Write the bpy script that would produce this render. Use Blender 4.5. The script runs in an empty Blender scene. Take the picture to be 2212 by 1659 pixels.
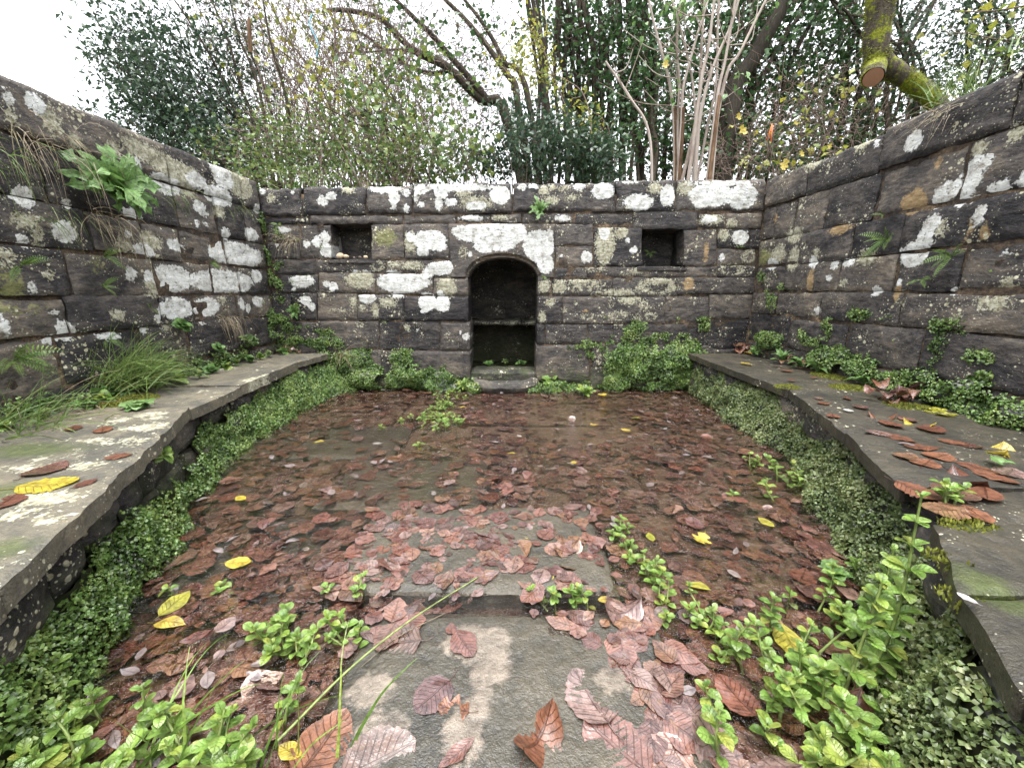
import bpy, math, random
import numpy as np
from mathutils import Vector, Matrix

# ------------------------------------------------------------------ camera, sky, sun, exposure
SC = bpy.context.scene
COL = SC.collection
CAM_Z = 0.80                        # eye height above the pool floor
FOC = 850.0                         # focal length in units of a 2212-wide picture
TH = math.atan(200.0 / FOC)         # downward pitch
cam_data = bpy.data.cameras.new("camera")
cam_data.sensor_width = 36.0
cam_data.lens = FOC / 2212.0 * 36.0
cam_data.clip_start = 0.02
cam_data.clip_end = 2000.0
cam = bpy.data.objects.new("camera", cam_data)
cam.location = (0, 0, CAM_Z)
cam.rotation_euler = (math.pi / 2 - TH, 0, 0)
COL.objects.link(cam)
SC.camera = cam

SUN_EL, SUN_AZ = math.radians(78), math.radians(190)    # azimuth clockwise from +Y
world = bpy.data.worlds.new("World")
SC.world = world
world.use_nodes = True
wn = world.node_tree.nodes; wl = world.node_tree.links
wn.clear()
wo = wn.new("ShaderNodeOutputWorld"); bg = wn.new("ShaderNodeBackground")
sky = wn.new("ShaderNodeTexSky"); hs = wn.new("ShaderNodeHueSaturation")
sky.sky_type = 'NISHITA'; sky.sun_disc = False
sky.sun_elevation = SUN_EL; sky.sun_rotation = SUN_AZ
sky.air_density = 1.0; sky.dust_density = 4.0; sky.ozone_density = 1.0
hs.inputs["Saturation"].default_value = 0.16            # a closed grey-white cloud deck
wl.new(sky.outputs[0], hs.inputs["Color"]); wl.new(hs.outputs[0], bg.inputs[0]); wl.new(bg.outputs[0], wo.inputs[0])
bg.inputs[1].default_value = 0.15
sd = bpy.data.lights.new("sun", 'SUN'); sd.energy = 0.55; sd.angle = math.radians(60); sd.color = (1.0, 0.97, 0.93)
sun = bpy.data.objects.new("sun", sd); COL.objects.link(sun)
sdir = Vector((math.sin(SUN_AZ) * math.cos(SUN_EL), math.cos(SUN_AZ) * math.cos(SUN_EL), math.sin(SUN_EL)))
sun.rotation_euler = sdir.to_track_quat('Z', 'Y').to_euler()
SC.view_settings.view_transform = 'Standard'
SC.view_settings.look = 'None'
SC.view_settings.gamma = 1.0
SC.view_settings.use_curve_mapping = False
SC.view_settings.exposure = 2.3
SC.cycles.max_bounces = 6
SC.cycles.diffuse_bounces = 2
SC.cycles.glossy_bounces = 2
SC.cycles.transparent_max_bounces = 8
SC.cycles.use_denoising = True

# ------------------------------------------------------------------ helpers
random.seed(7)
RNG = np.random.default_rng(7)
CS, SN = math.cos(TH), math.sin(TH)

def ray(px, py):
    """direction towards a point of the survey picture (2212 x 1659)"""
    a = (px - 1106.0) / FOC; b = (829.5 - py) / FOC
    return np.array((a, CS + b * SN, b * CS - SN))
EYE = np.array((0, 0, CAM_Z))
def onY(px, py, y): r = ray(px, py); return EYE + r * (y / r[1])
def onX(px, py, x): r = ray(px, py); return EYE + r * (x / r[0])
def onZ(px, py, z):
    r = ray(px, py); p = EYE + r * ((z - CAM_Z) / r[2])
    if z > 0.25:                                            # seat level: stay in front of the walls
        p[0] = min(max(p[0], -1.845), 1.845); p[1] = min(p[1], 3.14)
    return p

def _hash(ix, iy, iz, seed):
    h = (ix.astype(np.int64) * 374761393 + iy.astype(np.int64) * 668265263 + iz.astype(np.int64) * 2147483647 + seed * 974711) & 0xffffffff
    h = ((h ^ (h >> 13)) * 1274126177) & 0xffffffff
    h = ((h ^ (h >> 16)) * 2246822519) & 0xffffffff
    return ((h ^ (h >> 15)) & 0xffff) / 32767.5 - 1.0
def noise(P, scale=1.0, seed=0):
    P = np.asarray(P, float) * scale
    i = np.floor(P).astype(np.int64); f = P - i
    f = f * f * (3 - 2 * f)
    r = 0
    for dx in (0, 1):
        wx = f[..., 0] if dx else 1 - f[..., 0]
        for dy in (0, 1):
            wy = f[..., 1] if dy else 1 - f[..., 1]
            for dz in (0, 1):
                wz = f[..., 2] if dz else 1 - f[..., 2]
                r = r + wx * wy * wz * _hash(i[..., 0] + dx, i[..., 1] + dy, i[..., 2] + dz, seed)
    return r
def fbm(P, scale=1.0, seed=0, octv=3):
    r = 0; a = 1.0; t = 0
    for k in range(octv):
        r = r + a * noise(P, scale * 2.03 ** k, seed + k * 17); t += a; a *= 0.5
    return r / t
def unit(v):
    v = np.asarray(v, float)
    return v / (np.linalg.norm(v, axis=-1, keepdims=True) + 1e-12)

def mesh_data(name, V, quads=None, tris=None, attrs=None, uv=None, smooth=True):
    me = bpy.data.meshes.new(name)
    V = np.ascontiguousarray(V, dtype=np.float32)
    me.vertices.add(len(V)); me.vertices.foreach_set("co", V.ravel())
    ls = []; cs = []
    for Fc in (quads, tris):
        if Fc is not None and len(Fc):
            Fc = np.asarray(Fc, dtype=np.int32); ls.append(Fc.ravel()); cs.append(np.full(len(Fc), Fc.shape[1], np.int32))
    L = np.concatenate(ls); C = np.concatenate(cs)
    me.loops.add(len(L)); me.loops.foreach_set("vertex_index", L)
    me.polygons.add(len(C))
    me.polygons.foreach_set("loop_start", np.concatenate(([0], np.cumsum(C)[:-1])).astype(np.int32))
    me.polygons.foreach_set("loop_total", C)
    if smooth: me.polygons.foreach_set("use_smooth", np.ones(len(C), dtype=bool))
    if attrs:
        for k, a in attrs.items():
            at = me.attributes.new(k, 'FLOAT', 'POINT'); at.data.foreach_set("value", np.ascontiguousarray(a, dtype=np.float32))
    if uv is not None:
        u = me.uv_layers.new(name="UVMap"); u.data.foreach_set("uv", np.ascontiguousarray(np.asarray(uv)[L], dtype=np.float32).ravel())
    me.update(calc_edges=True)
    return me
ORG = {}
def link(name, me, mat, parent=None, loc=None):
    o = bpy.data.objects.new(name, me); COL.objects.link(o)
    if mat is not None and me is not None and len(me.materials) == 0: me.materials.append(mat)
    if parent is not None: o.parent = parent
    if loc is not None: o.location = loc
    return o
def build(name, V, mat, quads=None, tris=None, parent=None, attrs=None, uv=None, smooth=True):
    """mesh given in world coordinates; becomes a child at its parent's origin"""
    org = np.zeros(3)
    if parent is not None: org = ORG.get(parent.name, np.zeros(3))
    else:
        V = np.asarray(V); org = np.array((V[:, 0].mean(), V[:, 1].mean(), V[:, 2].min()))
    me = mesh_data(name, np.asarray(V) - org, quads, tris, attrs, uv, smooth)
    o = link(name, me, mat, parent)
    if parent is None: o.location = org
    ORG[o.name] = org
    return o
def thing(name, loc, label, cat, group=None):
    o = bpy.data.objects.new(name, None); COL.objects.link(o)
    o.empty_display_size = 0.05
    o.location = tuple(float(x) for x in loc); ORG[o.name] = np.array(loc, float)
    return tag(o, label, cat, group)
def tag(o, label=None, cat=None, group=None, kind=None):
    if label: o["label"] = label
    if cat: o["category"] = cat
    if group: o["group"] = group
    if kind: o["kind"] = kind
    return o

def grid_quads(n, m, off=0, flip=False):
    i = np.arange(n - 1)[:, None] * m + np.arange(m - 1)[None, :] + off
    q = np.stack((i, i + m, i + m + 1, i + 1), -1).reshape(-1, 4)
    return q[:, ::-1] if flip else q

class Batch:
    """many small pieces gathered into one mesh"""
    def __init__(s): s.V = []; s.Q = []; s.T = []; s.A = []; s.U = []; s.n = 0
    def add(s, V, quads=None, tris=None, tint=0.5, uv=None):
        V = np.asarray(V, float); s.V.append(V)
        if quads is not None and len(quads): s.Q.append(np.asarray(quads) + s.n)
        if tris is not None and len(tris): s.T.append(np.asarray(tris) + s.n)
        s.A.append(np.broadcast_to(np.asarray(tint, float), (len(V),)))
        s.U.append(np.zeros((len(V), 2)) if uv is None else uv)
        s.n += len(V)
    def inst(s, tmpl, R, T, S, tint):
        """tmpl (V,Q,UV); R Nx3x3 (columns = axes), T Nx3, S N or Nx3, tint N"""
        V, Q, U = tmpl; N = len(T)
        if N == 0: return
        S = np.asarray(S, float)
        if S.ndim == 1: S = np.repeat(S[:, None], 3, 1)
        P = V[None] * S[:, None, :]
        P = np.einsum('nij,nkj->nki', R, P) + T[:, None, :]
        k = len(V)
        q = (Q[None] + (np.arange(N) * k)[:, None, None]).reshape(-1, Q.shape[1])
        s.add(P.reshape(-1, 3), quads=q if Q.shape[1] == 4 else None, tris=q if Q.shape[1] == 3 else None,
              tint=np.repeat(tint, k), uv=np.tile(U, (N, 1)))
    def build(s, name, mat, parent=None, smooth=True):
        return build(name, np.concatenate(s.V), mat, np.concatenate(s.Q) if s.Q else None, np.concatenate(s.T) if s.T else None,
                     parent, {"tint": np.concatenate(s.A)}, np.concatenate(s.U), smooth)

def frames(fwd, up, roll=None):
    """rotation matrices with Y along fwd, Z near up"""
    y = unit(fwd); x = unit(np.cross(y, up)); z = np.cross(x, y)
    if roll is not None:
        c = np.cos(roll)[:, None]; s_ = np.sin(roll)[:, None]
        x, z = x * c + z * s_, z * c - x * s_
    return np.stack((x, y, z), -1)
def rand_dirs(n, rng=RNG): return unit(rng.normal(size=(n, 3)))

def tube(P, r, sides=5):
    """P Kx3, r K -> V, Q"""
    P = np.asarray(P, float); K = len(P); r = np.broadcast_to(np.asarray(r, float), (K,))
    T = unit(np.gradient(P, axis=0))
    ref = np.array((0.13, 0.31, 0.94)) if abs(T[:, 2]).mean() < 0.8 else np.array((0.95, 0.3, 0.05))
    x = unit(np.cross(T, ref)); y = np.cross(T, x)
    a = np.arange(sides) * 2 * math.pi / sides
    V = P[:, None] + r[:, None, None] * (np.cos(a)[None, :, None] * x[:, None] + np.sin(a)[None, :, None] * y[:, None])
    i = np.arange(K - 1)[:, None] * sides; j = np.arange(sides)[None]
    j2 = (j + 1) % sides
    Q = np.stack((i + j, i + j2, i + sides + j2, i + sides + j), -1).reshape(-1, 4)
    return V.reshape(-1, 3), Q
def spline(pts, n):
    """Catmull-Rom through pts"""
    p = np.asarray(pts, float); k = len(p)
    if k == 2: return p[0] + (p[1] - p[0]) * np.linspace(0, 1, n)[:, None]
    q = np.vstack((2 * p[0] - p[1], p, 2 * p[-1] - p[-2]))
    t = np.linspace(0, k - 1 - 1e-9, n); i = t.astype(int); f = (t - i)[:, None]
    a, b, c, d = q[i], q[i + 1], q[i + 2], q[i + 3]
    return 0.5 * (2 * b + (c - a) * f + (2 * a - 5 * b + 4 * c - d) * f ** 2 + (3 * b - a - 3 * c + d) * f ** 3)
# ------------------------------------------------------------------ materials
class NT:
    def __init__(s, name):
        s.m = bpy.data.materials.new(name); s.m.use_nodes = True
        s.t = s.m.node_tree; s.t.nodes.clear()
        s.out = s.t.nodes.new("ShaderNodeOutputMaterial")
    def n(s, typ, **kw):
        nd = s.t.nodes.new("ShaderNode" + typ)
        for k, v in kw.items(): setattr(nd, k, v)
        return nd
    def put(s, inp, v):
        if isinstance(v, bpy.types.NodeSocket): s.t.links.new(v, inp)
        elif v is not None:
            if hasattr(inp.default_value, '__len__') and not hasattr(v, '__len__'): v = (v, v, v, 1)[:len(inp.default_value)]
            if hasattr(v, '__len__') and len(inp.default_value) == 4 and len(v) == 3: v = (*v, 1)
            inp.default_value = v
    def math(s, op, a, b=None, c=None, clamp=False):
        nd = s.n("Math", operation=op, use_clamp=clamp); s.put(nd.inputs[0], a)
        if b is not None: s.put(nd.inputs[1], b)
        if c is not None: s.put(nd.inputs[2], c)
        return nd.outputs[0]
    def vmath(s, op, a, b=None):
        nd = s.n("VectorMath", operation=op); s.put(nd.inputs[0], a)
        if b is not None: s.put(nd.inputs[3 if op == 'SCALE' else 1], b)
        return nd.outputs[0]
    def noise(s, vec, scale, detail=4, rough=0.55, dist=0.0):
        nd = s.n("TexNoise"); s.put(nd.inputs["Vector"], vec); s.put(nd.inputs["Scale"], scale)
        nd.inputs["Detail"].default_value = detail; nd.inputs["Roughness"].default_value = rough; nd.inputs["Distortion"].default_value = dist
        return nd.outputs[0]
    def voro(s, vec, scale, feature='F1', out="Distance", rnd=1.0):
        nd = s.n("TexVoronoi", feature=feature); s.put(nd.inputs["Vector"], vec); s.put(nd.inputs["Scale"], scale)
        nd.inputs["Randomness"].default_value = rnd
        return nd.outputs[out]
    def step(s, x, lo, hi):
        nd = s.n("MapRange", interpolation_type='SMOOTHSTEP'); s.put(nd.inputs[0], x)
        s.put(nd.inputs[1], lo); s.put(nd.inputs[2], hi); return nd.outputs[0]
    def ramp(s, fac, stops):
        nd = s.n("ValToRGB"); s.put(nd.inputs[0], fac); e = nd.color_ramp.elements
        while len(e) < len(stops): e.new(0.5)
        for el, (p, c) in zip(e, stops): el.position = p; el.color = (*c, 1)
        return nd.outputs[0]
    def mix(s, f, a, b, mode='MIX'):
        nd = s.n("Mix", data_type='RGBA', blend_type=mode); s.put(nd.inputs[0], f); s.put(nd.inputs[6], a); s.put(nd.inputs[7], b)
        return nd.outputs[2]
    def attr(s, name): return s.n("Attribute", attribute_name=name).outputs["Fac"]
    def pos(s): return s.n("NewGeometry").outputs["Position"]
    def objrand(s): return s.n("ObjectInfo").outputs["Random"]
    def bump(s, h, strength, dist, normal=None):
        nd = s.n("Bump"); s.put(nd.inputs["Height"], h); s.put(nd.inputs["Strength"], strength); s.put(nd.inputs["Distance"], dist)
        if normal is not None: s.put(nd.inputs["Normal"], normal)
        return nd.outputs[0]
    def principled(s, color, rough, normal=None, spec=0.5, transl=0.0, transl_col=None, coat=0.0, alpha=None):
        p = s.n("BsdfPrincipled"); s.put(p.inputs["Base Color"], color); s.put(p.inputs["Roughness"], rough)
        s.put(p.inputs["Specular IOR Level"], spec)
        if coat: p.inputs["Coat Weight"].default_value = coat; p.inputs["Coat Roughness"].default_value = 0.08
        if normal is not None: s.put(p.inputs["Normal"], normal)
        sh = p.outputs[0]
        if transl:
            t = s.n("BsdfTranslucent"); s.put(t.inputs[0], transl_col if transl_col is not None else color)
            mx = s.n("MixShader"); mx.inputs[0].default_value = transl
            s.t.links.new(sh, mx.inputs[1]); s.t.links.new(t.outputs[0], mx.inputs[2]); sh = mx.outputs[0]
        s.t.links.new(sh, s.out.inputs[0])
        return s.m

def stone_material(name, dark=1.0, warm=0.5, wet=0.5, specks=1.0, slab=False, tan=((0.18, 0.115, 0.055), (0.40, 0.29, 0.15))):
    s = NT(name)
    P = s.pos(); rnd = s.objrand()
    off = s.n("CombineXYZ"); s.put(off.inputs[0], s.math('MULTIPLY', rnd, 37.0)); s.put(off.inputs[1], s.math('MULTIPLY', rnd, 11.0))
    Q = s.vmath('ADD', P, off.outputs[0])
    # bedding: fine layers along the stone, wavy
    stretch = s.vmath('MULTIPLY', Q, (1.0, 1.0, 2.2 if not slab else 1.0))
    n1 = s.noise(stretch, 5.5, 6, 0.62, 0.4)
    n2 = s.noise(stretch, 26, 5, 0.65)
    n3 = s.noise(P, 150, 3, 0.7)
    k = s.math('ADD', s.math('MULTIPLY', n1, 0.42), s.math('ADD', s.math('MULTIPLY', n2, 0.28), s.math('MULTIPLY', s.noise(P, 70, 4, 0.75), 0.18)))
    k = s.math('ADD', k, s.math('MULTIPLY', s.noise(P, 2.3, 3, 0.5), 0.16))
    k = s.math('ADD', k, s.math('MULTIPLY', s.math('SUBTRACT', rnd, 0.5), 0.12 if not slab else 0.08))
    d = dark
    if slab:
        base = s.ramp(k, [(0.30, (0.022 * d, 0.022 * d, 0.021 * d)), (0.47, (0.055 * d, 0.052 * d, 0.043 * d)), (0.60, (0.105 * d, 0.092 * d, 0.066 * d)), (0.78, (0.19 * d, 0.16 * d, 0.115 * d))])
    else:
        base = s.ramp(k, [(0.36, (0.010 * d, 0.0098 * d, 0.0115 * d)), (0.46, (0.028 * d, 0.026 * d, 0.027 * d)), (0.54, (0.062 * d, 0.056 * d, 0.052 * d)),
                          (0.62, (0.118 * d, 0.100 * d, 0.082 * d)), (0.74, (0.25 * d, 0.21 * d, 0.16 * d))])
    base = s.mix(s.math('MULTIPLY', n3, 0.55), base, s.mix(0.5, base, (0.0, 0.0, 0.0), 'MIX'))
    # green algae film, in patches given on the mesh
    al = s.step(s.math('ADD', s.attr("algae"), s.math('MULTIPLY', s.math('SUBTRACT', s.noise(P, 14, 5, 0.7), 0.5), 0.9)), 0.25, 0.75)
    base = s.mix(s.math('MULTIPLY', al, 0.6), base, s.ramp(n2, [(0.3, (0.028, 0.042, 0.012)), (0.7, (0.085, 0.115, 0.026))]))
    # yellow-green lichen
    wob = s.math('MULTIPLY', s.math('SUBTRACT', s.noise(P, 26, 5, 0.68), 0.5), 0.046)
    wob2 = s.math('MULTIPLY', s.math('SUBTRACT', s.voro(P, 62), 0.42), -0.013)
    wob3 = s.math('MULTIPLY', s.math('SUBTRACT', s.noise(P, 110, 3, 0.6), 0.5), 0.020)
    W = s.math('ADD', s.math('ADD', wob, wob2), wob3)
    fy = s.step(s.math('ADD', s.attr("ly"), s.math('MULTIPLY', W, 2.6)), -0.006, 0.022)
    base = s.mix(s.math('MULTIPLY', fy, 0.55), base, s.ramp(n2, [(0.3, (0.11, 0.12, 0.03)), (0.7, (0.34, 0.35, 0.13))]))
    # tan scars
    ft = s.step(s.math('ADD', s.attr("lt"), W), -0.004, 0.008)
    base = s.mix(s.math('MULTIPLY', ft, 0.8), base, s.ramp(n2, [(0.3, tan[0]), (0.7, tan[1])]))
    # small crust specks
    vd = s.voro(Q, 30); dens = s.noise(P, 6, 3, 0.6)
    thr = s.math('MULTIPLY', s.math('SUBTRACT', dens, 0.42), 1.25 * specks)
    sp = s.step(s.math('SUBTRACT', thr, vd), -0.03, 0.05)
    vd2 = s.voro(Q, 85)
    sp2 = s.step(s.math('SUBTRACT', s.math('MULTIPLY', s.math('SUBTRACT', dens, 0.36), 1.0 * specks), vd2), -0.02, 0.05)
    spk = s.math('MAXIMUM', sp, s.math('MULTIPLY', sp2, 0.8))
    base = s.mix(s.math('MULTIPLY', spk, 0.85), base, s.ramp(n2, [(0.35, (0.26, 0.24, 0.15)), (0.65, (0.62, 0.60, 0.46))]))
    # cream, broken crust
    holes = s.math('MULTIPLY', s.math('SUBTRACT', s.noise(P, 75, 3, 0.6), 0.52), 0.10)
    fc = s.step(s.math('ADD', s.attr("lc"), s.math('ADD', W, s.math('MULTIPLY', holes, -1.0))), -0.003, 0.006)
    base = s.mix(s.math('MULTIPLY', fc, 0.9), base, s.ramp(s.noise(P, 60, 4, 0.7), [(0.32, (0.13, 0.11, 0.065)), (0.5, (0.30, 0.29, 0.21)), (0.7, (0.50, 0.50, 0.42))]))
    # white crust
    pits = s.math('MAXIMUM', s.step(s.noise(P, 95, 3, 0.65), 0.60, 0.70), s.math('MULTIPLY', s.step(s.noise(P, 30, 4, 0.7), 0.60, 0.68), 0.9))
    fw = s.step(s.math('ADD', s.attr("lw"), W), -0.002, 0.004)
    wcol = s.ramp(s.noise(P, 22, 5, 0.72), [(0.30, (0.20, 0.185, 0.155)), (0.41, (0.40, 0.395, 0.365)), (0.54, (0.54, 0.55, 0.53)), (0.7, (0.61, 0.625, 0.62))])
    fwp = s.math('MULTIPLY', fw, s.math('SUBTRACT', 1.0, s.math('MULTIPLY', pits, 0.72)))
    base = s.mix(fwp, base, wcol)
    lich = s.math('MAXIMUM', s.math('MAXIMUM', fw, fc), spk)
    rough = s.math('ADD', s.math('MULTIPLY', lich, 0.35), s.math('ADD', 0.55 - 0.28 * wet, s.math('MULTIPLY', n1, 0.2)))
    h = s.math('ADD', s.math('MULTIPLY', n2, 0.55), s.math('MULTIPLY', n3, 0.16))
    h = s.math('ADD', h, s.math('MULTIPLY', n1, 0.6))
    h = s.math('ADD', h, s.math('MULTIPLY', s.math('MAXIMUM', fwp, s.math('MULTIPLY', fc, 0.7)), 0.22))
    nb = s.bump(h, 1.0, 0.016)
    return s.principled(base, rough, nb, spec=0.12 + 0.28 * wet)
M = {}
M['stone'] = stone_material('wall_stone', dark=1.22, wet=0.2)
M['dressed'] = stone_material('dressed_stone', dark=1.15, wet=0.2, specks=0.75)
M['slab_pale'] = stone_material('pale_bench_slab', dark=1.75, wet=0.5, specks=0.8, slab=True)
M['slab'] = stone_material('bench_slab', dark=0.60, wet=0.8, specks=0.7, slab=True)
M['paving'] = stone_material('wet_paving', dark=0.72, wet=1.2, specks=0.0, slab=True, tan=((0.07, 0.058, 0.046), (0.27, 0.225, 0.18)))

def mortar_material():
    s = NT('mortar'); P = s.pos()
    n1 = s.noise(P, 9, 5, 0.65); n2 = s.noise(P, 60, 4, 0.7)
    c = s.ramp(s.math('ADD', s.math('MULTIPLY', n1, 0.6), s.math('MULTIPLY', n2, 0.4)),
               [(0.34, (0.010, 0.009, 0.009)), (0.47, (0.042, 0.033, 0.026)), (0.57, (0.105, 0.075, 0.05)), (0.66, (0.24, 0.175, 0.105)), (0.78, (0.36, 0.28, 0.19))])
    return s.principled(c, 0.9, s.bump(n2, 0.9, 0.01), spec=0.2)
M['mortar'] = mortar_material()

def earth_material(name, cols, scale=8):
    s = NT(name); P = s.pos(); n1 = s.noise(P, scale, 6, 0.65); n2 = s.noise(P, scale * 9, 3, 0.7)
    c = s.ramp(s.math('ADD', s.math('MULTIPLY', n1, 0.6), s.math('MULTIPLY', n2, 0.4)), cols)
    return s.principled(c, 0.85, s.bump(n2, 0.8, 0.02), spec=0.25)
M['ground'] = earth_material('grassy_ground', [(0.35, (0.03, 0.035, 0.012)), (0.5, (0.05, 0.07, 0.02)), (0.65, (0.09, 0.08, 0.035))], 3)
M['silt'] = earth_material('silt_bed', [(0.35, (0.02, 0.013, 0.010)), (0.5, (0.045, 0.026, 0.018)), (0.65, (0.075, 0.045, 0.03))])
M['silt_paving'] = earth_material('silted_paving', [(0.35, (0.045, 0.030, 0.022)), (0.5, (0.085, 0.056, 0.040)), (0.65, (0.13, 0.095, 0.07))], 5)
M['mat_base'] = earth_material('wet_mat_base', [(0.35, (0.008, 0.010, 0.004)), (0.5, (0.020, 0.028, 0.008)), (0.65, (0.045, 0.06, 0.016))], 14)

def leaf_material(name, cols, rough=0.4, transl=0.3, vein=0.0, wet=0.0, nv=9, spots=0.0):
    s = NT(name)
    at = s.attr("tint"); own = s.math('LESS_THAN', at, 0.0002)
    t = s.math('ADD', at, s.math('MULTIPLY', own, s.objrand()))
    c = s.ramp(t, [(i / max(1, len(cols) - 1), k) for i, k in enumerate(cols)])
    P = s.pos()
    nz = s.noise(P, 60, 3, 0.6)
    c = s.mix(s.step(nz, 0.35, 0.75), c, s.mix(1.0, c, (0.42, 0.40, 0.42), 'MULTIPLY'))
    nb = None
    if vein:
        uv = s.n("UVMap").outputs[0]; sp = s.n("SeparateXYZ"); s.put(sp.inputs[0], uv)
        v = s.math('ABSOLUTE', sp.outputs[0]); tt = sp.outputs[1]
        ph = s.math('FRACT', s.math('SUBTRACT', s.math('MULTIPLY', tt, nv), s.math('MULTIPLY', v, nv * 0.20)))
        tri = s.math('ABSOLUTE', s.math('SUBTRACT', ph, 0.5))
        side = s.math('MULTIPLY', s.step(tri, 0.41, 0.48), s.step(v, 1.05, 0.7))
        mid = s.step(v, 0.09, 0.03)
        ve = s.math('MAXIMUM', mid, s.math('MULTIPLY', side, 0.8))
        c = s.mix(s.math('MULTIPLY', ve, vein), c, s.mix(1.0, c, (0.42, 0.36, 0.34), 'MULTIPLY'))
        nb = s.bump(s.math('ADD', s.math('MULTIPLY', ve, -0.8), s.math('MULTIPLY', nz, 1.2)), 0.9, 0.004)
    if spots:
        sp_ = s.math('MULTIPLY', s.step(s.voro(P, 130), 0.20, 0.12), s.step(s.noise(P, 25, 2), 0.5, 0.62))
        c = s.mix(s.math('MULTIPLY', sp_, spots), c, (0.06, 0.03, 0.01))
    return s.principled(c, rough, nb, spec=0.5, transl=transl, coat=wet)
M['brown'] = leaf_material('wet_brown_leaf', [(0.085, 0.040, 0.033), (0.17, 0.082, 0.064), (0.22, 0.110, 0.086), (0.115, 0.050, 0.040), (0.28, 0.175, 0.135), (0.185, 0.072, 0.048), (0.10, 0.050, 0.047), (0.23, 0.125, 0.072), (0.065, 0.038, 0.032), (0.19, 0.115, 0.10), (0.24, 0.165, 0.145)], 0.22, 0.05, 0.5, 1.0)
M['rust'] = leaf_material('dry_rust_leaf', [(0.145, 0.058, 0.031), (0.204, 0.085, 0.043), (0.111, 0.041, 0.025)], 0.42, 0.08, 0.8, 0.25)
M['pale'] = leaf_material('pale_leaf', [(0.22, 0.18, 0.175), (0.28, 0.235, 0.225), (0.17, 0.125, 0.11), (0.32, 0.29, 0.265)], 0.35, 0.1, 0.55, 0.4, 11)
M['yellow'] = leaf_material('yellow_leaf', [(0.504, 0.396, 0.045), (0.594, 0.468, 0.081), (0.432, 0.360, 0.036), (0.540, 0.387, 0.090)], 0.4, 0.25, 0.35, 0.2, 8, 0.9)
M['olive'] = leaf_material('olive_leaf', [(0.306, 0.324, 0.036), (0.378, 0.342, 0.045), (0.270, 0.270, 0.036)], 0.4, 0.25, 0.5, 0.2, 8, 0.9)
M['white'] = leaf_material('white_leaf', [(0.50, 0.49, 0.47), (0.55, 0.54, 0.52)], 0.4, 0.1, 0.3)
M['cress'] = leaf_material('water_plant_leaf', [(0.15, 0.27, 0.045), (0.23, 0.37, 0.08), (0.13, 0.24, 0.045), (0.30, 0.43, 0.11), (0.20, 0.34, 0.07), (0.26, 0.38, 0.07), (0.34, 0.38, 0.08)], 0.30, 0.28, 0.14, 0.1, 6)
M['liver'] = leaf_material('liverwort', [(0.012, 0.016, 0.006), (0.06, 0.12, 0.025), (0.12, 0.215, 0.05), (0.09, 0.16, 0.035), (0.19, 0.30, 0.08), (0.15, 0.22, 0.045), (0.27, 0.36, 0.11)], 0.33, 0.15)
M['liver_r'] = leaf_material('grey_liverwort', [(0.014, 0.016, 0.007), (0.075, 0.11, 0.035), (0.15, 0.215, 0.075), (0.10, 0.135, 0.04), (0.23, 0.30, 0.12), (0.15, 0.17, 0.05), (0.29, 0.34, 0.16)], 0.33, 0.15)
M['herb'] = leaf_material('herb_leaf', [(0.102, 0.212, 0.051), (0.170, 0.306, 0.085), (0.136, 0.255, 0.068)], 0.42, 0.25, 0.3)
M['fern'] = leaf_material('fern_leaf', [(0.08, 0.16, 0.03), (0.16, 0.25, 0.05), (0.11, 0.20, 0.04)], 0.45, 0.25)
M['moss'] = leaf_material('moss_tip', [(0.08, 0.10, 0.012), (0.16, 0.18, 0.018), (0.25, 0.26, 0.03), (0.12, 0.14, 0.016)], 0.7, 0.2)
M['grass'] = leaf_material('green_grass', [(0.090, 0.171, 0.036), (0.171, 0.261, 0.063), (0.117, 0.198, 0.045), (0.270, 0.306, 0.108)], 0.5, 0.25)
M['straw'] = leaf_material('dry_grass', [(0.30, 0.24, 0.16), (0.40, 0.33, 0.23), (0.22, 0.18, 0.12), (0.28, 0.26, 0.14)], 0.7, 0.3)
M['holly'] = leaf_material('evergreen_leaf', [(0.035, 0.070, 0.045), (0.06, 0.105, 0.062), (0.095, 0.145, 0.085), (0.045, 0.085, 0.05)], 0.32, 0.3)
M['ivy'] = leaf_material('ivy_leaf', [(0.03, 0.07, 0.028), (0.06, 0.13, 0.045), (0.10, 0.19, 0.07), (0.04, 0.09, 0.035)], 0.35, 0.3)
M['bramble'] = leaf_material('bramble_leaf', [(0.08, 0.15, 0.05), (0.14, 0.22, 0.07), (0.22, 0.27, 0.07), (0.09, 0.16, 0.07)], 0.45, 0.35)
M['autumn'] = leaf_material('autumn_leaf', [(0.30, 0.34, 0.06), (0.42, 0.38, 0.06), (0.20, 0.28, 0.06), (0.34, 0.30, 0.07)], 0.45, 0.4)
M['elderleaf'] = leaf_material('elder_leaf', [(0.136, 0.255, 0.076), (0.204, 0.323, 0.111)], 0.45, 0.3)

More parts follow.
